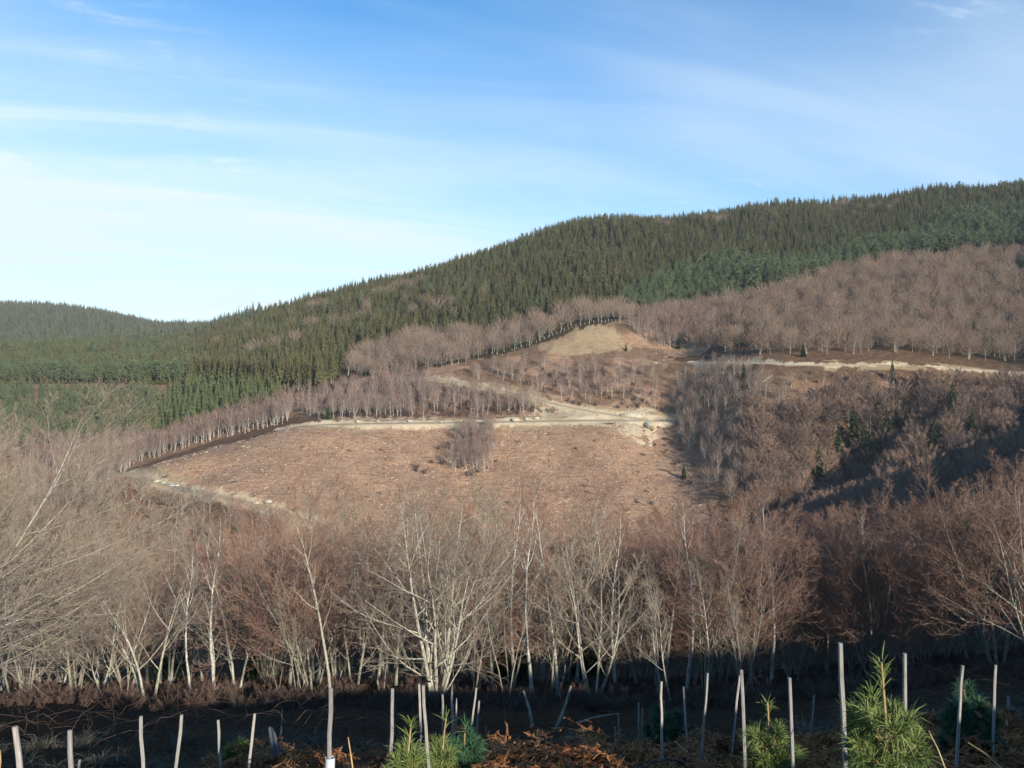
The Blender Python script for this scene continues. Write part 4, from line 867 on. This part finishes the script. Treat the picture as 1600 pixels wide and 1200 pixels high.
def sapling(seed, H, lush=1.0, mats=('shoot', 'needle'), needles=.12, wid=1.0, tipbare=True, dead=False):
    """Young long-needled pine: stem, whorled side shoots, needle bundles."""
    r = np.random.default_rng(seed); st = MB(); nd = MB(); stem = bez(np.array([0, 0, -.05]), np.array([r.normal(0, .05), r.normal(0, .05), 1]), H * .95, 8, r, .1, .03)
    st.tube(stem, np.linspace(.012, .006, 9) * (H / 1.2) ** .5, 6); axes = [(stem, 1.0, True)]
    nw = max(3, int(H / .2))
    for w in range(nw):
        t = .10 + .68 * w / nw; p, d = at_poly(stem, t); n = int(r.integers(4, 7)); a0 = r.uniform(0, 6)
        for j in range(n):
            L = H * .40 * wid * (1 - .62 * t) * r.uniform(.6, 1.15); br = bez(p, side_dir(d, radians(58 + r.normal(0, 8)), a0 + j * 2 * pi / n + r.normal(0, .25)), L, 5, r, .75, .05)
            st.tube(br, np.linspace(.006, .0032, 6), 5); axes.append((br, L / H, False))
            for q in range(2):
                t3 = r.uniform(.3, .7); p3, d3 = at_poly(br, t3); sb = bez(p3, side_dir(d3, radians(40), r.uniform(0, 6.3)), L * .4, 3, r, .5, .05); axes.append((sb, L / H * .5, False)); st.tube(sb, np.linspace(.004, .003, 4), 4)
    for pts, f, main in axes:
        Ln = np.linalg.norm(np.diff(pts, axis=0), axis=1).sum(); n = int(Ln * 900 * lush * (1.0 if not main else .55)); Q = []; T = []
        for i in range(n):
            t = r.uniform(.12 if not main else .05, 1) ** (.62 if not main else 1)
            if main and tipbare and ((.70 < t < .88) or r.uniform() < .3 and t < .62): continue
            p, d = at_poly(pts, t); up = .55 + .5 * t; L = needles * r.uniform(.7, 1.2)
            v = unit(d * r.uniform(.45, 1.3) * up + unit(r.normal(0, 1, 3)) * .7); e = unit(np.cross(v, r.normal(0, 1, 3))) * .0021
            m = p + v * L * .55; tip = p + v * L + np.array([0, 0, -L * r.uniform(.05, .5)])
            Q.append([p - e, p + e, m + e * .9, m - e * .9]); T.append([m - e * .9, m + e * .9, tip])
        if Q: nd.quads(Q); nd.tris(T)
    return st, nd
def plant_sapling(px, tip, Y, label, seed, **kw):
    top = P3(px, tip, Y); z = near_z(top[0], Y); H = max(top[2] - z, .4)
    mats = kw.pop('mats', ('shoot', 'needle')); st, nd = sapling(seed, H, **kw)
    o = ob('pine_sapling', None); o.location = (top[0], Y, z); ob('stem', st.mesh('pine_stem', M[mats[0]], True), o); ob('needles', nd.mesh('pine_needles', M[mats[1]]), o)
    tag(o, label, 'sapling', 'planted pine saplings'); return o
G = plant_sapling(1393, 992, 4.3, 'largest pine sapling, long needled, sunlit between two stakes', 51, lush=.44, wid=.78, needles=.125)
plant_sapling(640, 1108, 5.4, 'bright green pine sapling in front of the close pair of stakes', 52, lush=.6, wid=.8)
plant_sapling(683, 1100, 6.2, 'thin pine leader just right of the close pair of stakes', 53, lush=.5, wid=.7)
plant_sapling(725, 1113, 7.0, 'half shaded pine sapling right of the sapling group', 54, mats=('shoot', 'needledark'))
plant_sapling(366, 1148, 9.5, 'small sunlit pine between two left stakes', 55, lush=.8, wid=1.2)
plant_sapling(1042, 1098, 11.5, 'dark pine sapling in deep shade beside a taller stake', 56, mats=('shoot', 'needledark'), wid=1.5)
plant_sapling(1196, 1080, 6.0, 'bushy little pine between two stakes, lit from above', 57, lush=.55, wid=.75)
sh = plant_sapling(1521, 1046, 7.6, 'shaded pine sapling at the right with one brown dead shoot', 58, mats=('shoot', 'needledark'))
db = leaf_cluster(60, (.16, 0, .62), np.array([.07, .05, .04]), 9, .05); ob('dead_shoot', db.mesh('dead_shoot', M['deadneedle']), sh)

def guard(px, Y, h, r0, label, parent=None):
    """Black diamond netting bent round a sapling."""
    x = (px - 800) / F * Y; z = near_z(x, Y); b = MB(); n = 26; m = int(h / .034); V = []; q = np.random.default_rng(px)
    def pt(i, j):
        a = i / n * 2 * pi; rr = r0 * (1 + .12 * sin(2 * a + px) + .06 * sin(3 * a + j * .3)); return np.array([rr * cos(a), rr * sin(a), -.05 + j * .034])
    for j in range(m):
        for i in range(n):
            for s in (-.5, .5): b.tube([pt(i + (j % 2) * .5, j), pt(i + (j % 2) * .5 + s, j + 1)], [.0026, .0026], 3)
    o = ob('mesh_tree_guard', b.mesh('mesh_tree_guard', M['netting'])); o.location = (x, Y, z); tag(o, label, 'tree guard', 'black mesh tree guards'); return o
guard(1385, 4.3, .62, .27, 'black mesh guard round the foot of the largest pine'); guard(727, 6.9, .55, .22, 'black mesh guard round the half shaded sapling'); guard(1197, 6.0, .38, .24, 'black mesh guard round the bushy little pine')

def bracken_clump(seed, R=.45, H=.42, n=80, curl=1.0):
    r = np.random.default_rng(seed); b = MB()
    for i in range(n):
        a = r.uniform(0, 6.3); rr = R * r.uniform(0, 1) ** .6; p = np.array([rr * cos(a), rr * sin(a), r.uniform(-.02, H * .95) * (1 - .75 * (rr / R) ** 2)]); a2 = a + r.normal(0, .8); L = R * r.uniform(.6, 1.4)
        pts = [p]; d = unit(np.array([cos(a2), sin(a2), r.uniform(.5, 1.6)]))
        for k in range(7): d = unit(d + np.array([cos(a2) * .06, sin(a2) * .06, -.42 * curl]) * r.uniform(.5, 1.5) + r.normal(0, .14, 3)); pts.append(pts[-1] + d * L / 7)
        pts = np.array(pts); pts[:, 2] = np.maximum(pts[:, 2], .0); b.tube(pts, np.linspace(.0035, .0012, 8), 3); T = []
        for k in range(26):
            t = .15 + .85 * k / 26; q, dd = at_poly(pts, t); s = unit(np.cross(dd, [0, 0, 1]) + 1e-6); sg = 1 if k % 2 else -1; l = max(L, .35) * .30 * (1 - .7 * t) * r.uniform(.6, 1.3)
            tip = q + (s * sg + r.normal(0, .45, 3) + dd * .35) * l - np.array([0, 0, l * r.uniform(0, .7)]); e = dd * .014; mid = (q + tip) / 2 + r.normal(0, .01, 3)
            T += [[q - e, q + e, mid + e * .8], [mid - e * .8, mid + e, tip]]
            for w in range(3):
                f = .3 + .25 * w; c = q * (1 - f) + tip * f; e2 = (tip - q) * .06; T.append([c - e2, c + e2, c + (dd * r.choice([-1, 1]) + r.normal(0, .5, 3)) * l * .36])
        b.tris(T)
    return b
BR = [bracken_clump(300 + i, R=[.45, .38, .5, .42][i], curl=[1, 1.4, .9, 1.2][i]).mesh('bracken_clump', M['bracken']) for i in range(4)]
def bracken(px, py, Y, s, label):
    q = P3(px, py, Y); o = ob('bracken_clump', BR[int(px) % 4]); z = near_z(q[0], Y); hgt = max(q[2] - z, .25); o.location = (q[0], Y, z); o.scale = (s, s, hgt / .62); o.rotation_euler = (0, 0, px * .7); tag(o, label, 'dead bracken', 'heaps of dead bracken')
for a in [(488,1128,6.6,1.0,'sunlit orange bracken heap behind the sleeved stake'), (530,1172,5.9,.8,'brown bracken at the foot of the sleeved stake'), (830,1122,7.4,1.5,'largest dark red bracken heap, left crest'), (885,1132,6.8,1.5,'dark red bracken heap, right crest of the largest'),
  (800,1165,6.2,1.2,'low bracken sprawling before the largest heap'), (925,1140,7.2,1.0,'bracken frond standing up at the right of the largest heap'), (1260,1160,6.6,1.2,'shaded bracken between the two sunlit pines'), (1450,1165,6.2,1.2,'shaded bracken just right of the largest pine'),
  (1545,1130,7.0,1.3,'bracken heap under the right shaded sapling'), (1580,1165,5.6,1.2,'sun touched curled bracken at the right edge'), (450,1180,6.0,1.0,'low bracken left of the sleeved stake'), (1100,1178,7.0,1.1,'bracken in shade below the slanting stake'), (770,1172,5.6,1.0,'lowest bracken at the bottom edge before the largest heap'), (860,1168,5.6,1.1,'brown bracken spilling below the largest heap'), (940,1178,5.9,.9,'small bracken patch at the right foot of the largest heap'), (1500,1165,5.8,1.0,'rusty bracken between two pale sticks'), (1300,1178,5.5,.9,'rusty bracken left of the tallest stake foot'), (575,1178,6.2,.9,'rusty bracken right of the orange stem')]: bracken(*a)
def tuft(seed, H=.30, n=90):
    r = np.random.default_rng(seed); b = MB(); Q = []; T = []
    for i in range(n):
        a = r.uniform(0, 6.3); p = np.array([r.normal(0, .06), r.normal(0, .06), -.02]); d = unit(np.array([cos(a) * .6, sin(a) * .6, r.uniform(.5, 1.6)])); L = H * r.uniform(.5, 1.2); e = unit(np.cross(d, r.normal(0, 1, 3))) * .0026
        m = p + d * L * .55; tip = m + (d * .45 + np.array([cos(a) * .3, sin(a) * .3, -.25])) * L; Q.append([p - e, p + e, m + e, m - e]); T.append([m - e, m + e, tip])
    b.quads(Q); b.tris(T); return b
TU = [tuft(330 + i).mesh('grass_tuft', M['drygrass']) for i in range(3)]
def strew(n, ylo, yhi, s, seed, pf=None):
    r = np.random.default_rng(seed); o = []
    while len(o) < n:
        y = ylo * (yhi / ylo) ** r.uniform(); px = r.uniform(-80, 1680); x = (px - 800) / F * y
        if pf and r.uniform() > pf(px, y, x): continue
        o.append(['', x, y, near_z(x, y), r.uniform(*s)])
    return o
BZ = np.array([(-80, .03), (330, .03), (420, .7), (600, .8), (700, .5), (760, 1), (950, 1), (1000, .25), (1200, .3), (1260, 1), (1700, 1)])
mass('dead_bracken', strew(300, 4.6, 10, (.45, .9), 61, lambda px, y, x: np.interp(px, BZ[:, 0], BZ[:, 1]) * (.25 + .75 * (vnoise(np.array([x * .6]), np.array([y * .6]), 7)[0] > .45))), BR, 1)
mass('dry_grass', strew(620, 4.2, 14, (.5, 1.2), 62, lambda px, y, x: .2 + .8 * (vnoise(np.array([x * .6]), np.array([y * .6]), 19)[0] > .55)), TU, 1)
def brambles():
    r = np.random.default_rng(91); b = MB()
    for i in range(520):
        y = 11.5 * (34 / 11.5) ** r.uniform(); x = r.uniform(-.7, .7) * y; z = near_z(x, y); a = r.uniform(0, 6.3); Ln = r.uniform(.6, 2.2); h = r.uniform(.08, .4); t = np.linspace(0, 1, 7)
        p = np.stack([x + cos(a) * Ln * t + r.normal(0, .03, 7), y + sin(a) * Ln * t + r.normal(0, .03, 7), z + h * 4 * t * (1 - t) * (1 - .3 * t) + r.normal(0, .02, 7) - .03], 1); p[-1, 2] = near_z(p[-1, 0], p[-1, 1]) + .02
        b.tube(p, np.linspace(.006, .003, 7), 3)
    tag(ob('bramble_stems', b.mesh('bramble_stems', M['shrub'])), kind='stuff')
brambles()
mass('undergrowth', strew(900, 23, 52, (.10, .27), 63), K['shrub'].whole, 1)
def stick(name, pts, r0, label, cat, mat='shoot', grp=None):
    b = MB(); b.tube(np.array(pts), np.linspace(r0, r0 * .6, len(pts)), 6); tag(ob(name, b.mesh(name, M[mat], True)), label, cat, grp)
stick('dead_stem', [P3(551, 1200, 5.6), P3(547, 1172, 5.6), P3(544, 1152, 5.65)], .006, 'upright orange dead stem right of the lit bracken', 'dead stem')
stick('dead_stem', [P3(-2, 1215, 4.4), P3(1, 1190, 4.4), P3(0, 1172, 4.4)], .006, 'orange dead stem at the left edge', 'dead stem')
stick('dead_stem', [P3(1482, 1215, 4.8), P3(1466, 1172, 4.9), P3(1451, 1142, 5.0)], .005, 'pale slanting stem right of the largest pine', 'dead stem')
stick('dead_stem', [P3(1570, 1205, 5.0), P3(1540, 1178, 5.1), P3(1512, 1160, 5.2)], .007, 'pale stick lying on bracken at the right', 'dead stem')
stick('dead_stem', [P3(1075, 1176, 7.0), P3(1064, 1167, 7.1), P3(1055, 1158, 7.2)], .006, 'short pale stick in shade left of the tall middle stake', 'dead stem')
stick('fallen_branch', [P3(900, 1131, 17), P3(925, 1122, 17.5), P3(965, 1115, 18)], .03, 'fallen grey branch lying in the deep shade', 'branch', 'greybark')
stick('bent_hoop', [P3(1008, 1203, 5.6), P3(1018, 1190, 5.6), P3(1045, 1186, 5.6), P3(1068, 1190, 5.6), P3(1078, 1205, 5.6)], .012, 'bent black hoop in the grass at the bottom', 'hoop', 'netting')
for (ax_, at_), (bx_, bt_), lb in [((868, 1140), (892, 1072), 'thin shaded stem leaning right above the bracken heap'), ((832, 1135), (818, 1080), 'thin shaded stem leaning left above the bracken heap')]: stick('thin_stem', [P3(ax_, at_, 16), P3((ax_ + bx_) / 2 + 2, (at_ + bt_) / 2, 16.2), P3(bx_, bt_, 16.5)], .035, lb, 'stem', 'greybark')
b = MB(); q = P3(426, 1150, 9); b.tube([q + [.04, 0, -.2], q, q + [-.03, 0, .10]], [.035, .04, .02], 10); tag(ob('torn_sleeve', b.mesh('torn_sleeve', plain('dull_torn_plastic', (.10, .11, .12), .6), True)), 'torn pale plastic sleeve hanging by a short stake', 'plastic sleeve')

# ------------------------------------------------------------------ things on the far slope: car, rocks, fence posts, fallen stem, felling debris
def car():
    P = ROADS['lower']['P']; x, y, z = hit(274, 761, 330, 600, z_ground); i = int(np.argmin(np.hypot(P[:, 0] - x, P[:, 1] - y))); p = P[i]; d = P[i + 1][:2] - P[i][:2]
    o = ob('parked_car', None); o.location = (p[0], p[1], p[2] + .08); o.rotation_euler = (0, 0, math.atan2(d[1], d[0])); tag(o, 'small white car parked on the lower earth road', 'car')
    prof = np.array([(-2.05, .32), (-2.1, .75), (-1.98, .95), (-1.55, 1.02), (-1.15, 1.42), (.2, 1.46), (.95, .98), (1.85, .84), (2.08, .62), (2.08, .32)]); n = len(prof); b = MB()
    ins = np.array([0, 0, 0, .06, .16, .16, .04, .02, .02, 0]); V = np.vstack([np.column_stack([prof[:, 0], sg * (.84 - ins), prof[:, 1]]) for sg in (-1, 1)]); j = np.arange(n)
    b.add(V, np.stack([j, (j + 1) % n, (j + 1) % n + n, j + n], 1)); b.add(V, [list(range(n))]); b.add(V, [list(range(n, 2 * n))]); ob('body', b.mesh('car_body', M['carpaint']), o)
    def pane(nm, pts):
        b = MB(); v = np.array(pts, float); b.add(v, [list(range(len(v)))]); ob(nm, b.mesh(nm, M['carglass']), o)
    for sg in (-1, 1): pane('side_window', [(-1.35, sg * .80, 1.06), (-1.08, sg * .70, 1.36), (.15, sg * .70, 1.39), (.72, sg * .81, 1.06)])
    pane('windscreen', [(.26, -.62, 1.43), (.26, .62, 1.43), (.90, .72, 1.03), (.90, -.72, 1.03)]); pane('rear_window', [(-1.2, -.6, 1.40), (-1.2, .6, 1.40), (-1.52, .7, 1.06), (-1.52, -.7, 1.06)])
    for wx in (-1.25, 1.3):
        for sg in (-1, 1):
            b = MB(); b.tube([(wx, sg * .66, .31), (wx, sg * .87, .31)], [.31, .31], 16, cap=True); w = ob('wheel', b.mesh('car_tyre', M['tyre']), o)
            b = MB(); b.tube([(wx, sg * .80, .31), (wx, sg * .885, .31)], [.19, .17], 12, cap=True); ob('rim', b.mesh('car_rim', M['rim']), w)
    for sg in (-1, 1):
        b = MB(); b.box((-2.09, sg * .66, .78), (.03, .13, .08)); ob('tail_light', b.mesh('tail_light', M['lamp']), o)
        b = MB(); b.box((2.04, sg * .62, .70), (.05, .15, .07)); ob('headlight', b.mesh('headlight', M['rim']), o)
car()
def boulder(px, py, s, label, seed, flat=.6, grp=None, name='boulder'):
    x, y, z = hit(px, py, 330, 760, z_ground); r = np.random.default_rng(seed); n, m = 14, 9; b = MB(); V = []
    for j in range(m):
        for i in range(n):
            a = i / n * 2 * pi; e = -pi / 2 + pi * j / (m - 1); k = 1 + .34 * float(fbm(np.array([cos(a) * 1.4 + seed]), np.array([e * 1.5 + sin(a) * 1.4]), seed, 3)[0]) + r.normal(0, .06); V.append([cos(a) * cos(e) * k * s[0], sin(a) * cos(e) * k * s[1], sin(e) * k * s[2] * flat * 1.5])
    i = np.arange(m - 1)[:, None] * n; j = np.arange(n)[None]; b.add(V, np.stack([i + j, i + (j + 1) % n, i + n + (j + 1) % n, i + n + j], -1).reshape(-1, 4))
    o = ob(name, b.mesh(name, M['rock'])); o.location = (x, y, z + s[2] * .25); o.rotation_euler = (0, 0, seed); tag(o, label, 'rock', grp)
boulder(985, 651, (7, 2.2, 1.5), 'pale rock face cut where the two earth roads meet', 3, .9, name='rock_face'); boulder(1012, 666, (5, 3, 1.5), 'pale rubble spilling below the road end', 5, .8, name='rock_face')
for i, (px, py, s) in enumerate([(560, 660, 1.6), (590, 659, 1.1), (640, 659, 1.3), (805, 657, 2.2), (822, 656, 1.8), (838, 655, 1.5), (690, 660, .9), (725, 660, 1.2), (300, 765, .9), (246, 753, 1.4), (256, 755, 1.1), (419, 786, 1.6), (400, 787, 1.1), (905, 572, 1.5), (1022, 568, 1.6), (1306, 602, .6), (1240, 604, .5), (1280, 634, .7)]):
    boulder(px, py, (s * 1.4, s, s * .7), f'pale boulder beside the earth roads, {ordinal(i + 1)} of the scattered rocks', 20 + i, .6, 'pale boulders along the earth roads')
kp = np.array([(800, 548), (838, 535), (870, 522), (900, 510), (935, 503), (962, 503)], float)
for i in range(26):
    t = i / 25 * 5; k = min(int(t), 4); q = kp[k] + (kp[k + 1] - kp[k]) * (t - k); x, y, z = hit(q[0], q[1], 450, 800, z_ground); b = MB(); hh = 1.5 + .5 * nr_.uniform()
    b.tube([[0, 0, -.3], [.03 * nr_.normal(), 0, hh * .6], [.08 * nr_.normal(), 0, hh]], [.14, .12, .09], 6, cap=True); o = ob('fence_post', b.mesh('fence_post', M['birchbark'])); o.location = (x, y, z)
    tag(o, f'pale post along the upper rim of the grassy knoll, {ordinal(i + 1) + " from left" if 0 < i < 25 else "leftmost" if i == 0 else "rightmost"}', 'post', 'pale posts along the knoll rim')
for px, py, dx, dz, ln, lb in [(1200, 598, 6, 4.5, 9, 'fallen white trunk propped on the slope below the grey road'), (1140, 566, 2.2, 2.4, 3, 'short pale log leaning at the verge of the grey road'), (1355, 604, 3.5, 1.0, 6, 'thin pale trunk lying on the open slope below the road')]:
    x, y, z = hit(px, py, 330, 760, z_ground); b = MB(); b.tube([[-dx / 2, 0, .2], [0, .3, dz * .5], [dx / 2, .5, dz]], [.2, .17, .1], 6, cap=True); tag(ob('fallen_log', b.mesh('fallen_log', M['birchbark'], True)), lb, 'fallen trunk'); bpy.data.objects[-1] if 0 else None
    [o for o in bpy.data.objects if o.get('label') == lb][0].location = (x, y, z)
def debris():
    r = np.random.default_rng(8); b = MB(); T = []; pts = []
    for poly, n, lo, hi in ((CLEAR, 9000, 340, 520), (SLOPE2, 2600, 470, 700), ([(1110,578),(1440,584),(1400,640),(1180,640)], 1200, 390, 560)):
        p = np.array(poly); k = 0
        while k < n:
            y = r.uniform(lo, hi, 4000); px = r.uniform(p[:, 0].min(), p[:, 0].max(), 4000); x = (px - 800) / F * y; z, md = z_ground(x, y, True); a, c = project(x, y, z); ok = in_poly(a, c, poly) & (md > 1.5)
            q = np.stack([x, y, z], 1)[ok]; pts.append(q[:max(0, n - k)]); k += len(q)
    pts = np.vstack(pts); n = len(pts); a = np.where(r.uniform(0, 1, n) < .6, r.normal(1.9, .35, n), r.uniform(0, 6.3, n)); L = r.uniform(.25, 1.1, n) * r.uniform(.5, 1.2, n); w = r.uniform(.03, .11, n)
    d = np.stack([np.cos(a) * L, np.sin(a) * L, r.normal(.1, .35, n) * L], 1); e = np.stack([-np.sin(a) * w, np.cos(a) * w, 0 * a], 1); up = np.stack([0 * a, 0 * a, w * 1.6], 1); c = pts + [0, 0, .08]
    Q = np.stack([c - d - up, c + d - up, c + d + up, c - d + up], 1); Q2 = np.stack([c - d - e, c + d - e, c + d + e, c - d + e], 1); b.quads(Q, 0); b.quads(Q2, 0)
    me = b.mesh('felling_debris', [M['brash'], M['brashpale']]); mi = (r.uniform(0, 1, n) < .3).astype(np.int32); me.polygons.foreach_set('material_index', np.concatenate([mi, mi])); tag(ob('felling_debris', me), kind='stuff')
M['brash'] = plant_mat('brown_brash', (.16, .085, .055), (.34, .21, .14), .2); M['brashpale'] = plant_mat('bleached_brash', (.40, .32, .25), (.60, .52, .43), .2)
debris()

# ------------------------------------------------------------------ the air over the valley
def haze():
    b = MB(); b.box((0, 0, 90), (3900, 3900, 320)); m = bpy.data.materials.new('valley_haze'); m.use_nodes = True; t = m.node_tree; t.nodes.clear()
    o_ = t.nodes.new('ShaderNodeOutputMaterial'); v = t.nodes.new('ShaderNodeVolumePrincipled'); v.inputs['Color'].default_value = (.80, .90, 1.0, 1); v.inputs['Density'].default_value = 0.00006; v.inputs['Anisotropy'].default_value = 0.0
    t.links.new(v.outputs[0], o_.inputs['Volume']); tag(ob('haze', b.mesh('haze', m)), kind='stuff')
haze()

# ------------------------------------------------------------------ brash heaps and stumps left on the felled slope
def brash_heap(seed):
    r = np.random.default_rng(seed); b = MB(); n = 170; Q = []
    for i in range(n):
        x = r.normal(0, 2.2); y = r.normal(0, .55); z = max(0, .5 - abs(y) * .7 - abs(x) * .09) * r.uniform(.2, 1); a = r.normal(0, .7); L = r.uniform(.4, 1.4); w = r.uniform(.02, .06)
        d = np.array([cos(a), sin(a), r.normal(0, .25)]) * L; e = unit(np.cross(d, r.normal(0, 1, 3))) * w; c = np.array([x, y, z]); Q.append([c - d - e, c + d - e, c + d + e, c - d + e])
    b.quads(Q, 0); me = b.mesh('brash_heap', [M['brash'], M['brashpale']]); me.polygons.foreach_set('material_index', (r.uniform(0, 1, n) < .45).astype(np.int32)); return me
BH = [brash_heap(500 + i) for i in range(3)]
hr = np.random.default_rng(12); spots = []
while len(spots) < 34:
    a, c = hr.uniform(260, 1080), hr.uniform(674, 800)
    if in_poly(np.array([a]), np.array([c]), CLEAR)[0] and min([abs(a - q[0]) / 28 + abs(c - q[1]) / 9 for q in spots] + [9]) > 1: spots.append((a, c))
spots.sort()
for i, (a, c) in enumerate(spots):
    x, y, z = hit(a, c, 330, 520, z_ground); o = ob('brash_heap', BH[i % 3]); o.location = (x, y, z); o.scale = (hr.uniform(.7, 1.5), hr.uniform(.8, 1.3), hr.uniform(.8, 1.3)); o.rotation_euler = (0, 0, hr.normal(2.0, .35))
    tag(o, 'low heap of brash on the felled slope, ' + ('leftmost' if i == 0 else 'rightmost' if i == len(spots) - 1 else ordinal(i + 1) + ' from left'), 'brash heap', 'brash heaps on the felled slope')
def stumps():
    r = np.random.default_rng(14); b = MB(); k = 0; p = np.array(CLEAR)
    while k < 700:
        y = r.uniform(345, 520, 2000); px = r.uniform(p[:, 0].min(), p[:, 0].max(), 2000); x = (px - 800) / F * y; z, md = z_ground(x, y, True); a, c = project(x, y, z)
        for j in np.where(in_poly(a, c, CLEAR) & (md > 2.5))[0]:
            h = r.uniform(.25, .5); b.tube([[x[j], y[j], z[j] - .1], [x[j], y[j], z[j] + h]], [r.uniform(.2, .34), r.uniform(.14, .25)], 6, 0, True); k += 1
            if k >= 700: break
    tag(ob('tree_stumps', b.mesh('tree_stumps', M['palebark'])), kind='stuff')
stumps()
